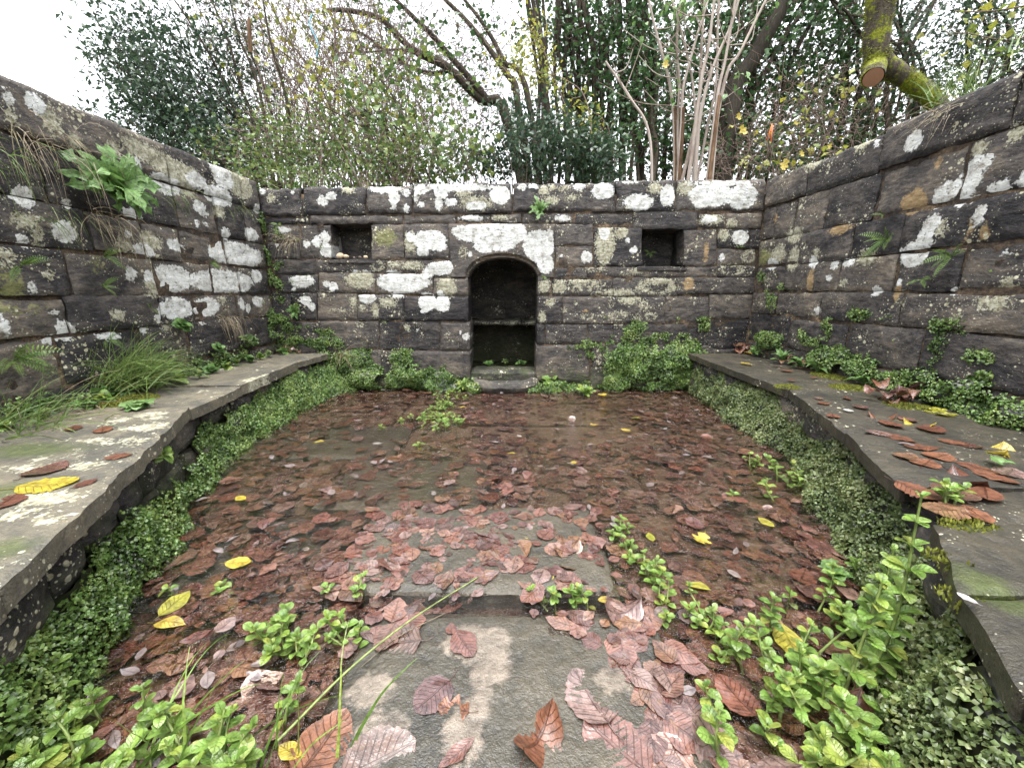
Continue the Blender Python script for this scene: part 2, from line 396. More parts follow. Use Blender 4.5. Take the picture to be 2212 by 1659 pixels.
def bark_material(name, cols, moss=0.0, scale=40, mosscol=((0.10, 0.14, 0.01), (0.30, 0.32, 0.02))):
    s = NT(name); P = s.pos()
    n1 = s.noise(s.vmath('MULTIPLY', P, (1, 1, 0.25)), scale, 5, 0.7); n2 = s.noise(P, scale * 2.5, 3, 0.7)
    t = s.attr("tint")
    c = s.ramp(s.math('ADD', s.math('MULTIPLY', n1, 0.75), s.math('MULTIPLY', t, 0.25)), cols)
    h = n1
    if moss:
        f = s.step(s.math('ADD', s.noise(P, 7, 5, 0.7), moss - 0.5), 0.46, 0.54)
        c = s.mix(f, c, s.ramp(n2, [(0.35, mosscol[0]), (0.65, mosscol[1])]))
        h = s.math('ADD', n1, s.math('MULTIPLY', n2, 1.2))
    return s.principled(c, 0.85, s.bump(h, 0.8, 0.012), spec=0.2)
M['bark'] = bark_material('dark_bark', [(0.35, (0.022, 0.018, 0.013)), (0.55, (0.055, 0.045, 0.032)), (0.75, (0.12, 0.10, 0.075))], 0.28, 40, ((0.03, 0.04, 0.012), (0.08, 0.095, 0.025)))
M['twig'] = bark_material('twig_bark', [(0.3, (0.085, 0.058, 0.050)), (0.55, (0.17, 0.125, 0.105)), (0.8, (0.28, 0.22, 0.185))])
M['elder'] = bark_material('pale_elder_bark', [(0.3, (0.14, 0.10, 0.08)), (0.5, (0.27, 0.225, 0.195)), (0.75, (0.40, 0.345, 0.31))], 0, 25)
M['elderold'] = bark_material('brown_elder_bark', [(0.35, (0.05, 0.028, 0.016)), (0.55, (0.14, 0.085, 0.05)), (0.75, (0.28, 0.19, 0.12))], 0, 30)
M['mossbark'] = bark_material('mossy_bark', [(0.35, (0.03, 0.024, 0.02)), (0.55, (0.08, 0.065, 0.05)), (0.75, (0.16, 0.13, 0.10))], 0.50, 30, ((0.06, 0.075, 0.010), (0.21, 0.22, 0.02)))
M['stem'] = leaf_material('green_stem', [(0.20, 0.28, 0.07), (0.28, 0.34, 0.11)], 0.45, 0.1)
def plain(name, col, rough=0.6, spec=0.4):
    s = NT(name); nz = s.noise(s.pos(), 80, 3); c = s.mix(s.math('MULTIPLY', nz, 0.5), col, tuple(x * 0.6 for x in col))
    return s.principled(c, rough, s.bump(nz, 0.3, 0.003), spec=spec)
M['pebble'] = plain('pebble', (0.52, 0.40, 0.27), 0.7)
M['pebble_d'] = plain('dark_pebble', (0.16, 0.12, 0.10), 0.7)
M['orange'] = plain('orange_ribbon', (0.75, 0.16, 0.04), 0.6)
M['blue'] = plain('blue_cord', (0.16, 0.40, 0.50), 0.6)
M['cutwood'] = plain('cut_wood', (0.24, 0.12, 0.07), 0.8)

def water_material():
    s = NT('shallow_water'); P = s.pos()
    n1 = s.noise(P, 9, 3, 0.5); n2 = s.noise(s.vmath('MULTIPLY', P, (1, 1.7, 1)), 38, 3, 0.55)
    nb = s.bump(s.math('ADD', n1, s.math('ADD', s.math('MULTIPLY', n2, 0.6), s.math('MULTIPLY', s.noise(P, 95, 2, 0.5), 0.2))), 1.0, 0.035)
    tr = s.n("BsdfTransparent"); tr.inputs[0].default_value = (0.90, 0.84, 0.78, 1)
    gl = s.n("BsdfGlossy"); gl.inputs["Roughness"].default_value = 0.04; s.put(gl.inputs["Normal"], nb)
    fr = s.n("Fresnel"); fr.inputs[0].default_value = 1.33; s.put(fr.inputs["Normal"], nb)
    mx = s.n("MixShader"); s.put(mx.inputs[0], fr.outputs[0])
    s.t.links.new(tr.outputs[0], mx.inputs[1]); s.t.links.new(gl.outputs[0], mx.inputs[2]); s.t.links.new(mx.outputs[0], s.out.inputs[0])
    return s.m
M['water'] = water_material()
# ------------------------------------------------------------------ lichen maps (surveyed spots, in wall coordinates)
WALL_Y, WALL_X, TOP = 3.2, 1.9, 1.585
def c5(x, y): return (529.8 + 0.3025 * x, 362.5 + 0.3025 * y)
def c6(x, y): return (1087.5 + 0.3025 * x, 362.5 + 0.3025 * y)
def c4(x, y): return (0.3025 * x, 278.9 + 0.3025 * y)
def c7(x, y): return (1598.4 + 0.437 * x, 223.0 + 0.437 * y)
def c1(x, y): return (0.353 * x, 0.353 * y)
B5 = [(560,240,40,40,0),(620,205,40,35,0),(740,160,45,30,1),(1000,155,130,35,0),(1065,215,40,60,0),(1060,290,25,20,0),(1150,180,35,30,0),(1150,290,25,35,0),
 (1500,145,300,32,0),(1250,160,50,40,0),(1820,200,78,70,0),(1650,262,110,50,1),(1650,275,80,35,0),(1400,190,50,40,0),(1470,250,50,30,0),(1260,265,30,22,0),(1215,200,16,60,0),(1380,260,30,50,0),(1560,180,60,40,1),
 (1620,362,115,24,0),(1820,358,60,22,1),(125,175,25,25,0),(190,220,30,30,1),(345,180,15,15,0),(300,140,80,14,0),(270,445,60,26,0),(225,555,13,15,0),
 (435,545,28,30,0),(510,530,35,42,0),(570,500,35,50,0),(580,590,48,55,0),(640,530,20,60,0),(1180,530,45,78,1),(1185,500,35,40,0),(1320,520,122,75,0),(1270,600,50,35,0),(1390,560,52,40,0),
 (1000,500,90,70,3),(1740,470,262,78,0),(1530,460,60,42,0),(1720,560,90,52,0),(1820,540,122,62,0),(1560,615,24,45,2),(1605,620,20,20,0),
 (945,705,46,40,2),(1390,720,100,52,0),(1300,760,60,25,0),(1450,700,35,38,0),(1060,690,60,22,1),(1190,700,80,30,1),(405,810,95,46,0),(350,870,20,15,0),(580,830,30,25,0),(630,850,35,40,0),(820,800,105,65,1),(820,745,100,12,0),
 (1130,820,198,76,0),(1050,770,60,40,0),(870,930,66,46,0),(840,990,20,20,1),(930,1020,25,50,1),(1090,910,60,25,0),(1020,960,62,42,1),(1300,960,66,70,0),(1410,970,56,66,0),(1290,1020,42,20,0),(1440,850,72,72,1),(1390,890,25,20,0),
 (435,950,46,36,0),(480,990,30,30,0),(690,1020,62,10,1),(770,960,30,40,1),(1580,1205,26,32,0),(1535,1175,15,15,0),(1155,1140,20,18,1),(820,1120,26,22,2),(1230,1155,8,8,0),(860,1245,20,14,3),(1440,1190,14,10,1)]
B6 = [(135,140,35,30,0),(215,135,50,20,0),(290,170,35,40,1),(350,145,30,25,1),(540,135,45,35,0),(710,170,86,62,0),(340,240,50,36,1),(490,215,40,25,1),(430,150,42,20,1),(960,250,110,62,0),(1170,200,60,82,0),(1080,150,52,42,1),(900,108,75,14,0),
 (1480,200,165,84,0),(1700,210,112,92,0),(1400,270,50,32,0),(1300,150,62,52,1),(1550,115,260,22,0),(1480,375,86,42,1),(1465,370,60,30,0),(1630,400,46,36,1),(420,360,62,28,0),(725,550,72,145,1),(720,470,40,50,0),(840,470,52,42,1),(885,520,20,25,0),(930,590,30,30,0),
 (595,640,46,48,0),(415,630,16,15,0),(1690,500,66,56,0),(1570,480,42,42,1),(1560,640,20,32,0),(1760,640,54,46,2),(1630,730,95,40,2),(970,735,62,25,1),(880,780,42,20,1),(650,730,62,22,2),(400,850,52,52,1),(520,870,32,32,2),(560,815,105,24,1),(650,870,42,46,2),
 (1100,850,140,60,2),(1110,815,110,22,1),(960,855,20,20,1),(1320,830,40,50,4),(820,895,125,28,1),(900,945,82,30,1),(1050,1060,40,32,2),(955,1070,30,24,2),(815,1060,66,36,2),(1000,990,32,44,2),(600,1065,44,22,2),(770,970,22,32,2),(335,960,36,32,1),(275,1070,28,42,1),(820,1128,26,24,2),(290,850,42,52,1),
 (70,470,95,85,0),(250,560,112,115,0),(300,690,62,72,0),(330,500,32,66,0),(1450,600,20,80,4),(1600,930,18,16,2),(520,965,12,12,1),(1090,745,10,10,0),(440,1015,18,16,1),(590,1020,20,15,4)]
B4 = [(160,490,75,75,0),(480,535,25,25,0),(455,735,80,66,0),(945,610,56,32,0),(1180,400,90,62,0),(1330,400,60,82,1),(1550,480,86,62,0),(1580,360,60,62,0),(950,250,42,42,0),(1390,370,62,52,0),(1000,160,120,60,1),(1250,300,150,72,1),(1700,400,80,82,1),(1560,300,62,42,0),
 (1420,560,36,42,0),(1450,600,25,20,0),(1560,590,30,40,1),(1830,570,20,26,0),(1410,675,18,18,0),(1475,680,12,12,0),(1790,755,42,42,0),(1605,750,26,36,0),(1020,870,62,46,0),(1070,800,62,52,1),(1230,820,36,36,0),(1295,850,26,26,0),(905,755,18,18,0),(880,830,42,42,1),
 (1700,900,152,82,0),(1520,880,22,42,0),(930,1040,34,46,0),(1080,1090,36,62,1),(1100,1170,42,30,1),(1060,1050,26,30,0),(1240,1070,122,92,0),(1600,1090,192,78,0),(1830,1050,32,42,0),(1250,1280,106,72,0),(1480,1270,82,62,0),(1130,1350,20,18,0),(1590,1225,26,20,1),(1840,1230,32,32,0),(1770,1280,16,26,0),(1725,1250,16,32,0),
 (470,1445,56,62,0),(370,1500,42,20,0),(420,1405,20,20,0),(375,1310,18,15,0),(1020,1440,32,20,0),(10,1410,26,62,0),(780,1475,56,20,0),(830,1330,40,32,1),(190,660,80,36,1),(155,800,32,32,0),(265,770,20,42,1),(20,910,42,52,1),(60,1130,95,110,3),(680,960,42,42,3),(100,1280,160,40,3),(1440,1385,12,12,0),(1190,1410,20,20,1),(340,1040,18,14,1),(205,1140,18,28,0)]
B1 = [(190,640,50,52,0),(290,740,45,72,1),(20,600,26,32,0),(40,720,20,36,1),(440,870,26,32,1),(690,920,30,40,1)]
B7 = [(875,190,42,46,0),(625,190,36,36,1),(375,300,36,26,1),(690,205,10,15,0),(980,290,12,25,4),(1180,225,36,36,1),(1370,150,42,36,1),(1140,370,60,98,0),(1040,430,72,42,0),(980,480,30,36,0),(1090,480,26,30,0),(1220,290,30,30,0),(1285,415,46,30,0),(1395,390,16,36,0),(860,490,62,62,4),(500,625,52,22,4),(270,650,36,36,1),
 (970,580,30,30,0),(925,660,42,72,0),(860,750,72,62,0),(1195,555,28,46,0),(1000,620,20,30,1),(1215,640,18,36,4),(1145,640,12,52,4),(1110,700,16,30,4),(625,760,42,36,1),(540,790,26,20,0),(470,800,16,20,0),(365,790,16,26,0),(385,740,12,20,1),(265,770,26,56,1),(190,745,32,42,1),(155,795,26,26,0),(120,765,32,46,3),(440,865,14,14,0),(515,890,15,15,1),
 (785,885,15,15,0),(680,930,26,26,0),(805,980,16,26,2),(1055,930,15,15,0),(1320,905,36,36,1),(1260,985,72,36,1),(385,1025,15,15,0),(355,1060,12,15,1),(1095,1055,10,12,1),(115,870,16,16,2),(180,570,12,20,4),(1310,740,26,12,0),(1160,470,20,15,0),(780,930,12,40,4),(350,880,14,60,4)]

class LichenMap:
    def __init__(s, ax, bias=0.0): s.ax = ax; s.b = []; s.bias = bias
    def add(s, lst, conv, proj):
        for (x, y, rx, ry, k) in lst:
            c = proj(*conv(x, y)); a = proj(*conv(x + rx, y)); b = proj(*conv(x, y + ry))
            s.b.append((c[s.ax], c[2], max(0.006, abs(a[s.ax] - c[s.ax])), max(0.006, abs(b[2] - c[2])), k))
    def __call__(s, P):
        u = P[:, s.ax]; w = P[:, 2]; n = len(P)
        F = [np.full(n, -0.1) for _ in range(5)]
        for (cu, cw, ru, rw, k) in s.b:
            q = np.sqrt(((u - cu) / ru) ** 2 + ((w - cw) / rw) ** 2); r = min(ru, rw)
            if k == 2:
                f = (0.26 - np.abs(q - 0.78)) * r - np.clip(cw - rw * 0.35 - w, 0, 1) * 0.3; k = 1
            else: f = (1 - q) * r
            F[k] = np.maximum(F[k], np.clip(f + s.bias, -0.1, 0.1))
        return dict(lw=F[0], lc=F[1], ly=F[3], lt=F[4])
LM_BACK = LichenMap(0); LM_LEFT = LichenMap(1, .008); LM_RIGHT = LichenMap(1, .005)
LM_BACK.add(B5, c5, lambda x, y: onY(x, y, WALL_Y)); LM_BACK.add(B6, c6, lambda x, y: onY(x, y, WALL_Y))
LM_LEFT.add(B4, c4, lambda x, y: onX(x, y, -WALL_X)); LM_LEFT.add(B1, c1, lambda x, y: onX(x, y, -WALL_X))
LM_RIGHT.add(B7, c7, lambda x, y: onX(x, y, WALL_X))
def no_lichen(P):
    n = len(P); return dict(lw=np.full(n, -0.1), lc=np.full(n, -0.1), ly=np.full(n, -0.1), lt=np.full(n, -0.1))
def algae_low(P, top=0.55):
    return np.clip((top - P[:, 2]) * 1.4, 0, 0.6)

def rock(name, C, n, depth, mat, parent, step=0.014, proud=0.0, rough=0.006, rad=0.016, bulge=0.006, fields=None, algae=None, seed=0, wobble=0.006, edges=(1, 1, 1, 1), chip=0.0):
    """a dressed or rough block: front face on the four corners C, sides running back by depth along -n"""
    C = np.asarray(C, float); n = unit(n)
    Lu = max(np.linalg.norm(C[1] - C[0]), np.linalg.norm(C[2] - C[3])); Lw = max(np.linalg.norm(C[3] - C[0]), np.linalg.norm(C[2] - C[1]))
    nu = max(4, int(Lu / step) + 1); nw = max(4, int(Lw / step) + 1)
    s, t = np.meshgrid(np.linspace(0, 1, nu), np.linspace(0, 1, nw), indexing='ij')
    P = ((1 - s) * (1 - t))[..., None] * C[0] + (s * (1 - t))[..., None] * C[1] + (s * t)[..., None] * C[2] + ((1 - s) * t)[..., None] * C[3]
    eu = unit(C[1] - C[0]); ew = unit(C[3] - C[0])
    wx = fbm(P, 14, seed + 3) * wobble * 1.6; wy = fbm(P, 14, seed + 9) * wobble * 1.6
    P = P + wx[..., None] * eu + wy[..., None] * ew
    e = np.minimum(np.minimum(s * Lu + (9 if not edges[0] else 0), (1 - s) * Lu + (9 if not edges[1] else 0)), np.minimum(t * Lw + (9 if not edges[2] else 0), (1 - t) * Lw + (9 if not edges[3] else 0)))
    if chip: e = e - chip * np.clip(fbm(P, 9, seed + 31) + 0.1, 0, 1)
    rr = rad * (1 + 0.6 * fbm(P, 9, seed + 5))
    q = np.clip(1 - e / rr, 0, 1.0); drop = rr * (1 - np.sqrt(np.maximum(1 - q * q, 0)))
    dm = np.clip(np.minimum(s, 1 - s) * 3, 0, 1) * np.clip(np.minimum(t, 1 - t) * 3, 0, 1)
    h = proud + bulge * dm + rough * (fbm(P, 9, seed, 4) + 0.45 * fbm(P * np.array((1, 1, 2.0)), 32, seed + 50, 2)) - drop
    P = P + h[..., None] * n
    front = P.reshape(-1, 3); nf = len(front)
    ij = np.arange(nf).reshape(nu, nw)
    ring = np.concatenate((ij[:, 0], ij[-1, 1:], ij[-2::-1, -1], ij[0, -2:0:-1]))
    edge = front[ring]
    back = front[ring] - n * (depth + np.einsum('ij,j->i', front[ring] - C[0], n))[:, None]
    V = np.vstack((front, edge, back)); k = len(ring); a = nf + np.arange(k); b = np.roll(a, -1); c = a + k; d = np.roll(c, -1)
    Q = np.vstack((grid_quads(nu, nw), np.stack((b, a, c, d), -1)))
    if np.dot(np.cross(C[1] - C[0], C[3] - C[0]), n) < 0: Q = Q[:, ::-1]
    A = (fields or no_lichen)(V)
    A["algae"] = algae(V) if algae else np.zeros(len(V))
    return build(name, V, mat, Q, parent=parent, attrs=A)

# ------------------------------------------------------------------ ground, floor, water
def ground():
    xs = [-300, -60, -12, -2.35, 2.35, 12, 60, 300]; ys = [-300, -60, -12, -3.2, -2.0, 4.35, 12, 60, 300]
    V = [(x, y, 1.28 if not (-2.3 < x < 2.3 and -2.1 < y < 4.2) else 0) for x in xs for y in ys]
    Q = []
    m = len(ys)
    for i in range(len(xs) - 1):
        for j in range(m - 1):
            if xs[i] == -2.35 and ys[j] == -2.0: continue
            Q.append((i * m + j, (i + 1) * m + j, (i + 1) * m + j + 1, i * m + j + 1))
    n0 = len(V)                                             # bank sloping up behind the entrance
    V += [(-2.35, -1.2, -0.02), (2.35, -1.2, -0.02), (2.35, -2.0, 1.28), (-2.35, -2.0, 1.28)]
    Q.append((n0, n0 + 1, n0 + 2, n0 + 3)[::-1])
    # ground over the spring chamber, behind the back wall
    V += [(-2.35, 3.62, 1.28), (2.35, 3.62, 1.28), (2.35, 4.35, 1.28), (-2.35, 4.35, 1.28)]
    Q.append((n0 + 4, n0 + 5, n0 + 6, n0 + 7))
    V += [(-2.35, -2.0, 1.281), (-1.9 - .4, -2.0, 1.281), (-1.9 - .4, 3.62, 1.281), (-2.35, 3.62, 1.281), (1.9 + .4, -2.0, 1.281), (2.35, -2.0, 1.281), (2.35, 3.62, 1.281), (1.9 + .4, 3.62, 1.281)]
    Q += [(n0 + 8, n0 + 9, n0 + 10, n0 + 11), (n0 + 12, n0 + 13, n0 + 14, n0 + 15)]
    o = build("ground", np.array(V, float), M['ground'], np.array(Q), smooth=False)
    return tag(o, "grassy ground around the sunken well enclosure", kind="structure")
ground()

def sheet(x0, x1, y0, y1, z, step, amp, seed):
    nx = int((x1 - x0) / step) + 1; ny = int((y1 - y0) / step) + 1
    X, Y = np.meshgrid(np.linspace(x0, x1, nx), np.linspace(y0, y1, ny), indexing='ij')
    P = np.stack((X, Y, np.zeros_like(X)), -1); P[..., 2] = z + amp * fbm(P, 7, seed)
    return P.reshape(-1, 3), grid_quads(nx, ny)
V, Q = sheet(-2.0, 2.0, -1.25, 3.3, -0.022, 0.05, 0.006, 3)
FLOOR = tag(build("floor", V, M['silt'], Q), "silted floor bed of the shallow pool", kind="structure")
SLABS = [(-.365,.36,.27,.83,.0215),(-.98,-.385,.20,.83,-.012),(.385,1.0,.22,.85,-.014),
 (-.50,.285,.885,1.31,.028),(-1.15,-.525,.87,1.30,-.008),(.31,1.15,.89,1.33,-.006),
 (-1.3,-.78,1.33,1.79,-.005),(-.76,-.12,1.34,1.78,.007),(-.10,.55,1.34,1.82,-.003),(.57,1.35,1.36,1.80,-.006),
 (-1.45,-.60,1.81,2.28,.003),(-.58,.08,1.81,2.30,-.004),(.10,.85,1.85,2.28,.002),(.87,1.5,1.83,2.27,-.006),
 (-1.5,-.75,2.31,2.74,-.003),(-.73,-.05,2.33,2.72,.006),(-.03,.62,2.31,2.75,.005),(.64,1.5,2.30,2.74,-.003),
 (-1.5,-.55,2.77,3.14,-.002),(-.53,.42,2.76,3.12,.004),(.44,1.5,2.78,3.14,-.002),
 (-.9,-.02,-.45,.24,-.004),(.02,.9,-.45,.24,-.004),(-.9,.9,-1.15,-.48,-.004)]
PAVE_PALE = [(onZ(1030, 1395, .01), .085, .05), (onZ(1060, 1450, .01), .045, .045), (onZ(800, 1500, .01), .05, .04), (onZ(830, 1590, .01), .05, .04), (onZ(1030, 1540, .01), .03, .04), (onZ(1000, 1600, .01), .04, .05), (onZ(1045, 1500, .01), .02, .03), (onZ(700, 1105, .01), .08, .03), (onZ(790, 1640, .01), .03, .03), (onZ(1330, 1480, .01), .05, .03)]
def pave_fields(P):
    A = no_lichen(P)
    for c, rx, ry in PAVE_PALE:
        q = np.sqrt(((P[:, 0] - c[0]) / rx) ** 2 + ((P[:, 1] - c[1]) / ry) ** 2)
        A['lt'] = np.maximum(A['lt'], np.clip((1 - q) * min(rx, ry), -0.1, 0.1))
    return A
for i, (x0, x1, y0, y1, z) in enumerate(SLABS):
    rock("paving_slab", [(x0, y0, z), (x1, y0, z), (x1, y1, z), (x0, y1, z)], (0, 0, 1), 0.05, M['paving' if z > .02 or i in (4, 7, 10) else 'silt_paving'], FLOOR, 0.022, 0, 0.0035, 0.012, 0.002, pave_fields, lambda P: np.full(len(P), 0.12), 200 + i, 0.005, chip=0.01)
V, Q = sheet(-1.95, 1.95, -1.2, 3.19, 0.0, 0.06, 0.0, 3); V[:, 2] = 0.0205 + 0.0006 * fbm(V, 5, 77)
tag(build("water", V, M['water'], Q), "thin sheet of clear shallow water over the paving", kind="structure")

# ------------------------------------------------------------------ back wall
BACK = thing("stone_wall", (0, 3.4, 0), "end wall of the well with the arched doorway and two square recesses", "wall")
def q5(x0, x1, y0, y1, k=5):
    c = c5 if k == 5 else c6
    return [onY(*c(x0, y1), WALL_Y), onY(*c(x1, y1), WALL_Y), onY(*c(x1, y0), WALL_Y), onY(*c(x0, y0), WALL_Y)]
def span(x0k, x0, x1k, x1, y0, y1):
    a = c5(x0, y0) if x0k == 5 else c6(x0, y0); b = c5(x1, y0) if x1k == 5 else c6(x1, y0)
    ya, yb = a[1], (c5(0, y1))[1]
    return [onY(a[0], yb, WALL_Y), onY(b[0], yb, WALL_Y), onY(b[0], ya, WALL_Y), onY(a[0], ya, WALL_Y)]
COPING = [(5,100,5,402,150,345),(5,412,5,858,140,338),(5,872,5,1192,130,328),(5,1200,5,1895,112,326),(6,70,6,796,112,312),(6,806,6,1228,92,312),(6,1238,6,1865,88,306)]
STONES = [(5,130,5,450,358,402),(5,465,5,1122,344,400),(5,1132,5,1500,336,398),(5,1506,5,1752,334,388),(5,1760,6,130,334,390),(6,136,6,500,326,396),(6,506,6,920,328,405),(6,926,6,1386,314,434),(6,1394,6,1582,332,430),(6,1590,6,1842,322,432),
 (5,150,5,388,408,530),(5,150,5,388,536,652),(5,392,5,608,410,650),(5,902,5,1130,404,652),(5,1136,5,1452,402,652),
 (6,368,6,642,404,552),(6,368,6,642,558,702),(6,648,6,988,428,704),(6,1292,6,1524,438,698),(6,1530,6,1752,436,574),(6,1530,6,1800,580,694),(6,1757,6,1862,436,574),
 (5,215,5,500,656,764),(5,505,5,1000,656,748),(5,1006,5,1256,660,752),(5,1262,5,1482,666,784),(6,368,6,598,706,790),(6,602,6,1526,708,780),(6,1530,6,1800,698,780),
 (5,240,5,520,768,888),(5,524,5,930,752,890),(5,935,5,1338,756,902),(6,345,6,782,796,914),(6,786,6,1242,786,918),(6,1246,6,1800,784,900),
 (5,180,5,326,892,1085),(5,330,5,512,894,1086),(5,516,5,800,892,1088),(5,804,5,1132,906,1090),(6,426,6,1152,922,1112),(6,1156,6,1470,922,1104),(6,1474,6,1800,904,1080),
 (5,150,5,306,1090,1250),(5,310,5,522,1100,1250),(5,526,5,952,1094,1296),(5,958,5,1386,1096,1304),(6,300,6,600,1118,1254),(6,604,6,782,1118,1254),(6,786,6,1388,1116,1262),(6,1392,6,1800,1086,1292),
 (5,150,5,716,1256,1400),(5,720,5,966,1302,1492),(5,970,5,1128,1310,1500),(6,636,6,1166,1264,1420),(6,1170,6,1500,1266,1420),(6,1500,6,1800,1296,1440),
 (5,150,5,560,1404,1590),(5,565,5,960,1496,1600),(5,962,5,1250,1506,1600),(6,620,6,1100,1424,1590),(6,1104,6,1500,1424,1590),(6,1504,6,1800,1444,1600)]
JAMBS = [(5,1342,5,1588,786,914),(5,1136,5,1592,918,1098),(5,1390,5,1604,1102,1306),(5,1132,5,1608,1310,1512),
 (6,246,6,342,776,912),(6,244,6,422,918,1114),(6,240,6,296,1118,1262),(6,232,6,616,1266,1532)]
alg = lambda P: algae_low(P, 0.42)
for i, r in enumerate(COPING):
    rock("coping_stone", span(*r), (0, -1, 0), 0.40, M['stone'], BACK, 0.0125, 0.010, 0.012, 0.014, 0.004, LM_BACK, None, 300 + i, 0.010, chip=.016)
for i, r in enumerate(STONES):
    rock("stone", span(*r), (0, -1, 0), 0.16, M['stone'], BACK, 0.0125, RNG.uniform(-.004, .008), 0.010, 0.007, RNG.uniform(0, .003), LM_BACK, alg, 320 + i * 3, 0.006, chip=.007)
for i, r in enumerate(JAMBS):
    rock("jamb_stone", span(*r), (0, -1, 0), 0.26, M['dressed'], BACK, 0.014, 0.006, 0.004, 0.014, 0.003, LM_BACK, alg, 620 + i * 3, 0.004)
# arched lintel: one block with a segmental arch cut out of its lower edge
LX0, LX1, LZ0, LZ1, AX, AR, AB, AZ = -0.487, 0.330, 0.908, 1.300, -0.070, 0.272, 0.150, 0.908
def lintel():
    nu, nw = 76, 34
    x = np.linspace(LX0, LX1, nu); arch = AZ + AB * np.sqrt(np.clip(1 - ((x - AX) / AR) ** 2, 0, 1))
    zb = np.where(np.abs(x - AX) < AR, arch, LZ0)
    t = np.linspace(0, 1, nw) ** 1.25
    X = np.repeat(x[:, None], nw, 1); Z = zb[:, None] + (LZ1 - zb)[:, None] * t[None]
    P = np.stack((X, np.full_like(X, WALL_Y), Z), -1)
    d = np.hypot((X - AX) / (AR + .026), (Z - AZ) / (AB + .026)); inrim = np.clip((1.0 - d) / 0.02, 0, 1)
    e = np.minimum(np.minimum(X - LX0, LX1 - X), LZ1 - Z); q = np.clip(1 - e / 0.016, 0, 1)
    h = 0.010 + 0.004 * fbm(P, 9, 5) - 0.014 * (1 - np.sqrt(1 - q * q)) - 0.022 * inrim
    P[..., 1] -= h; P[..., 0] += 0.005 * fbm(P, 13, 8) * (q > 0); P[..., 2] += 0.006 * fbm(P, 13, 9) * (q > 0)
    F_ = P.reshape(-1, 3); ij = np.arange(len(F_)).reshape(nu, nw)
    ring = np.concatenate((ij[:, 0], ij[-1, 1:], ij[-2::-1, -1], ij[0, -2:0:-1]))
    B = F_[ring].copy(); B[:, 1] = WALL_Y + 0.22
    V = np.vstack((F_, B)); k = len(ring); a = ring; b = np.roll(ring, -1); c = len(F_) + np.arange(k); dd = np.roll(c, -1)
    Q = np.vstack((grid_quads(nu, nw), np.stack((b, a, c, dd), -1)))
    A = LM_BACK(V); A["algae"] = np.zeros(len(V))
    o = build("arch_lintel", V, M['dressed'], Q, parent=BACK, attrs=A)
    o["label"] = "arched lintel stone almost covered by white lichen"
lintel()
# mortar core with the openings left out
REC_L = q5(600, 905, 400, 652); REC_R = q5(985, 1296, 432, 706, 6)
def rect_of(C): C = np.array(C); return C[:, 0].min(), C[:, 0].max(), C[:, 2].min(), C[:, 2].max()
HOLES = [rect_of(REC_L), rect_of(REC_R)]
def core_back():
    st = 0.02; xs = np.arange(-2.3, 2.3001, st); zs = np.arange(-0.05, 1.52, st)
    X, Z = np.meshgrid(xs, zs, indexing='ij'); P = np.stack((X, np.full_like(X, WALL_Y), Z), -1)
    P[..., 1] += 0.009 - 0.012 * fbm(P, 11, 40) - 0.006 * fbm(P, 40, 41)
    Q = grid_quads(len(xs), len(zs)); c = P.reshape(-1, 3)[Q].mean(1); keep = np.ones(len(Q), bool)
    for (a, b, lo, hi) in HOLES: keep &= ~((c[:, 0] > a - .01) & (c[:, 0] < b + .01) & (c[:, 2] > lo - .01) & (c[:, 2] < hi + .01))
    keep &= ~((np.abs(c[:, 0] - AX) < AR + .01) & (c[:, 2] < AZ) & (c[:, 2] > 0.0))
    keep &= ~(((c[:, 0] - AX) / (AR + .01)) ** 2 + ((c[:, 2] - AZ) / (AB + .01)) ** 2 < 1)
    build("mortar", P.reshape(-1, 3), M['mortar'], Q[keep], parent=BACK)
core_back()
def recess(C, depth, seed):
    x0, x1, z0, z1 = rect_of(C); y0, y1 = WALL_Y - 0.0, WALL_Y + depth
    kw = dict(step=0.03, rough=0.006, rad=0.004, bulge=0, wobble=0.003)
    m = M['stone']
    rock("recess_back", [(x0 - .02, y1, z0 - .02), (x1 + .02, y1, z0 - .02), (x1 + .02, y1, z1 + .02), (x0 - .02, y1, z1 + .02)], (0, -1, 0), .05, m, BACK, seed=seed, fields=None, **kw)
    rock("recess_side", [(x0, y0 + .03, z0), (x0, y1, z0), (x0, y1, z1), (x0, y0 + .03, z1)], (1, 0, 0), .04, m, BACK, seed=seed + 1, fields=LM_BACK if seed == 900 else None, **kw)
    rock("recess_side", [(x1, y0 + .03, z0), (x1, y1, z0), (x1, y1, z1), (x1, y0 + .03, z1)], (-1, 0, 0), .04, m, BACK, seed=seed + 2, algae=lambda P: np.full(len(P), 0.35), **kw)
    rock("recess_sill", [(x0 - .01, y0 - .012, z0), (x1 + .01, y0 - .012, z0), (x1 + .01, y1, z0), (x0 - .01, y1, z0)], (0, 0, 1), .03, m, BACK, seed=seed + 3, **kw)
    rock("recess_head", [(x0, y0 + .03, z1), (x1, y0 + .03, z1), (x1, y1, z1), (x0, y1, z1)], (0, 0, -1), .03, m, BACK, seed=seed + 4, **kw)
    return x0, x1, z0, z1
RL = recess(REC_L, 0.26, 900); RR = recess(REC_R, 0.30, 920)
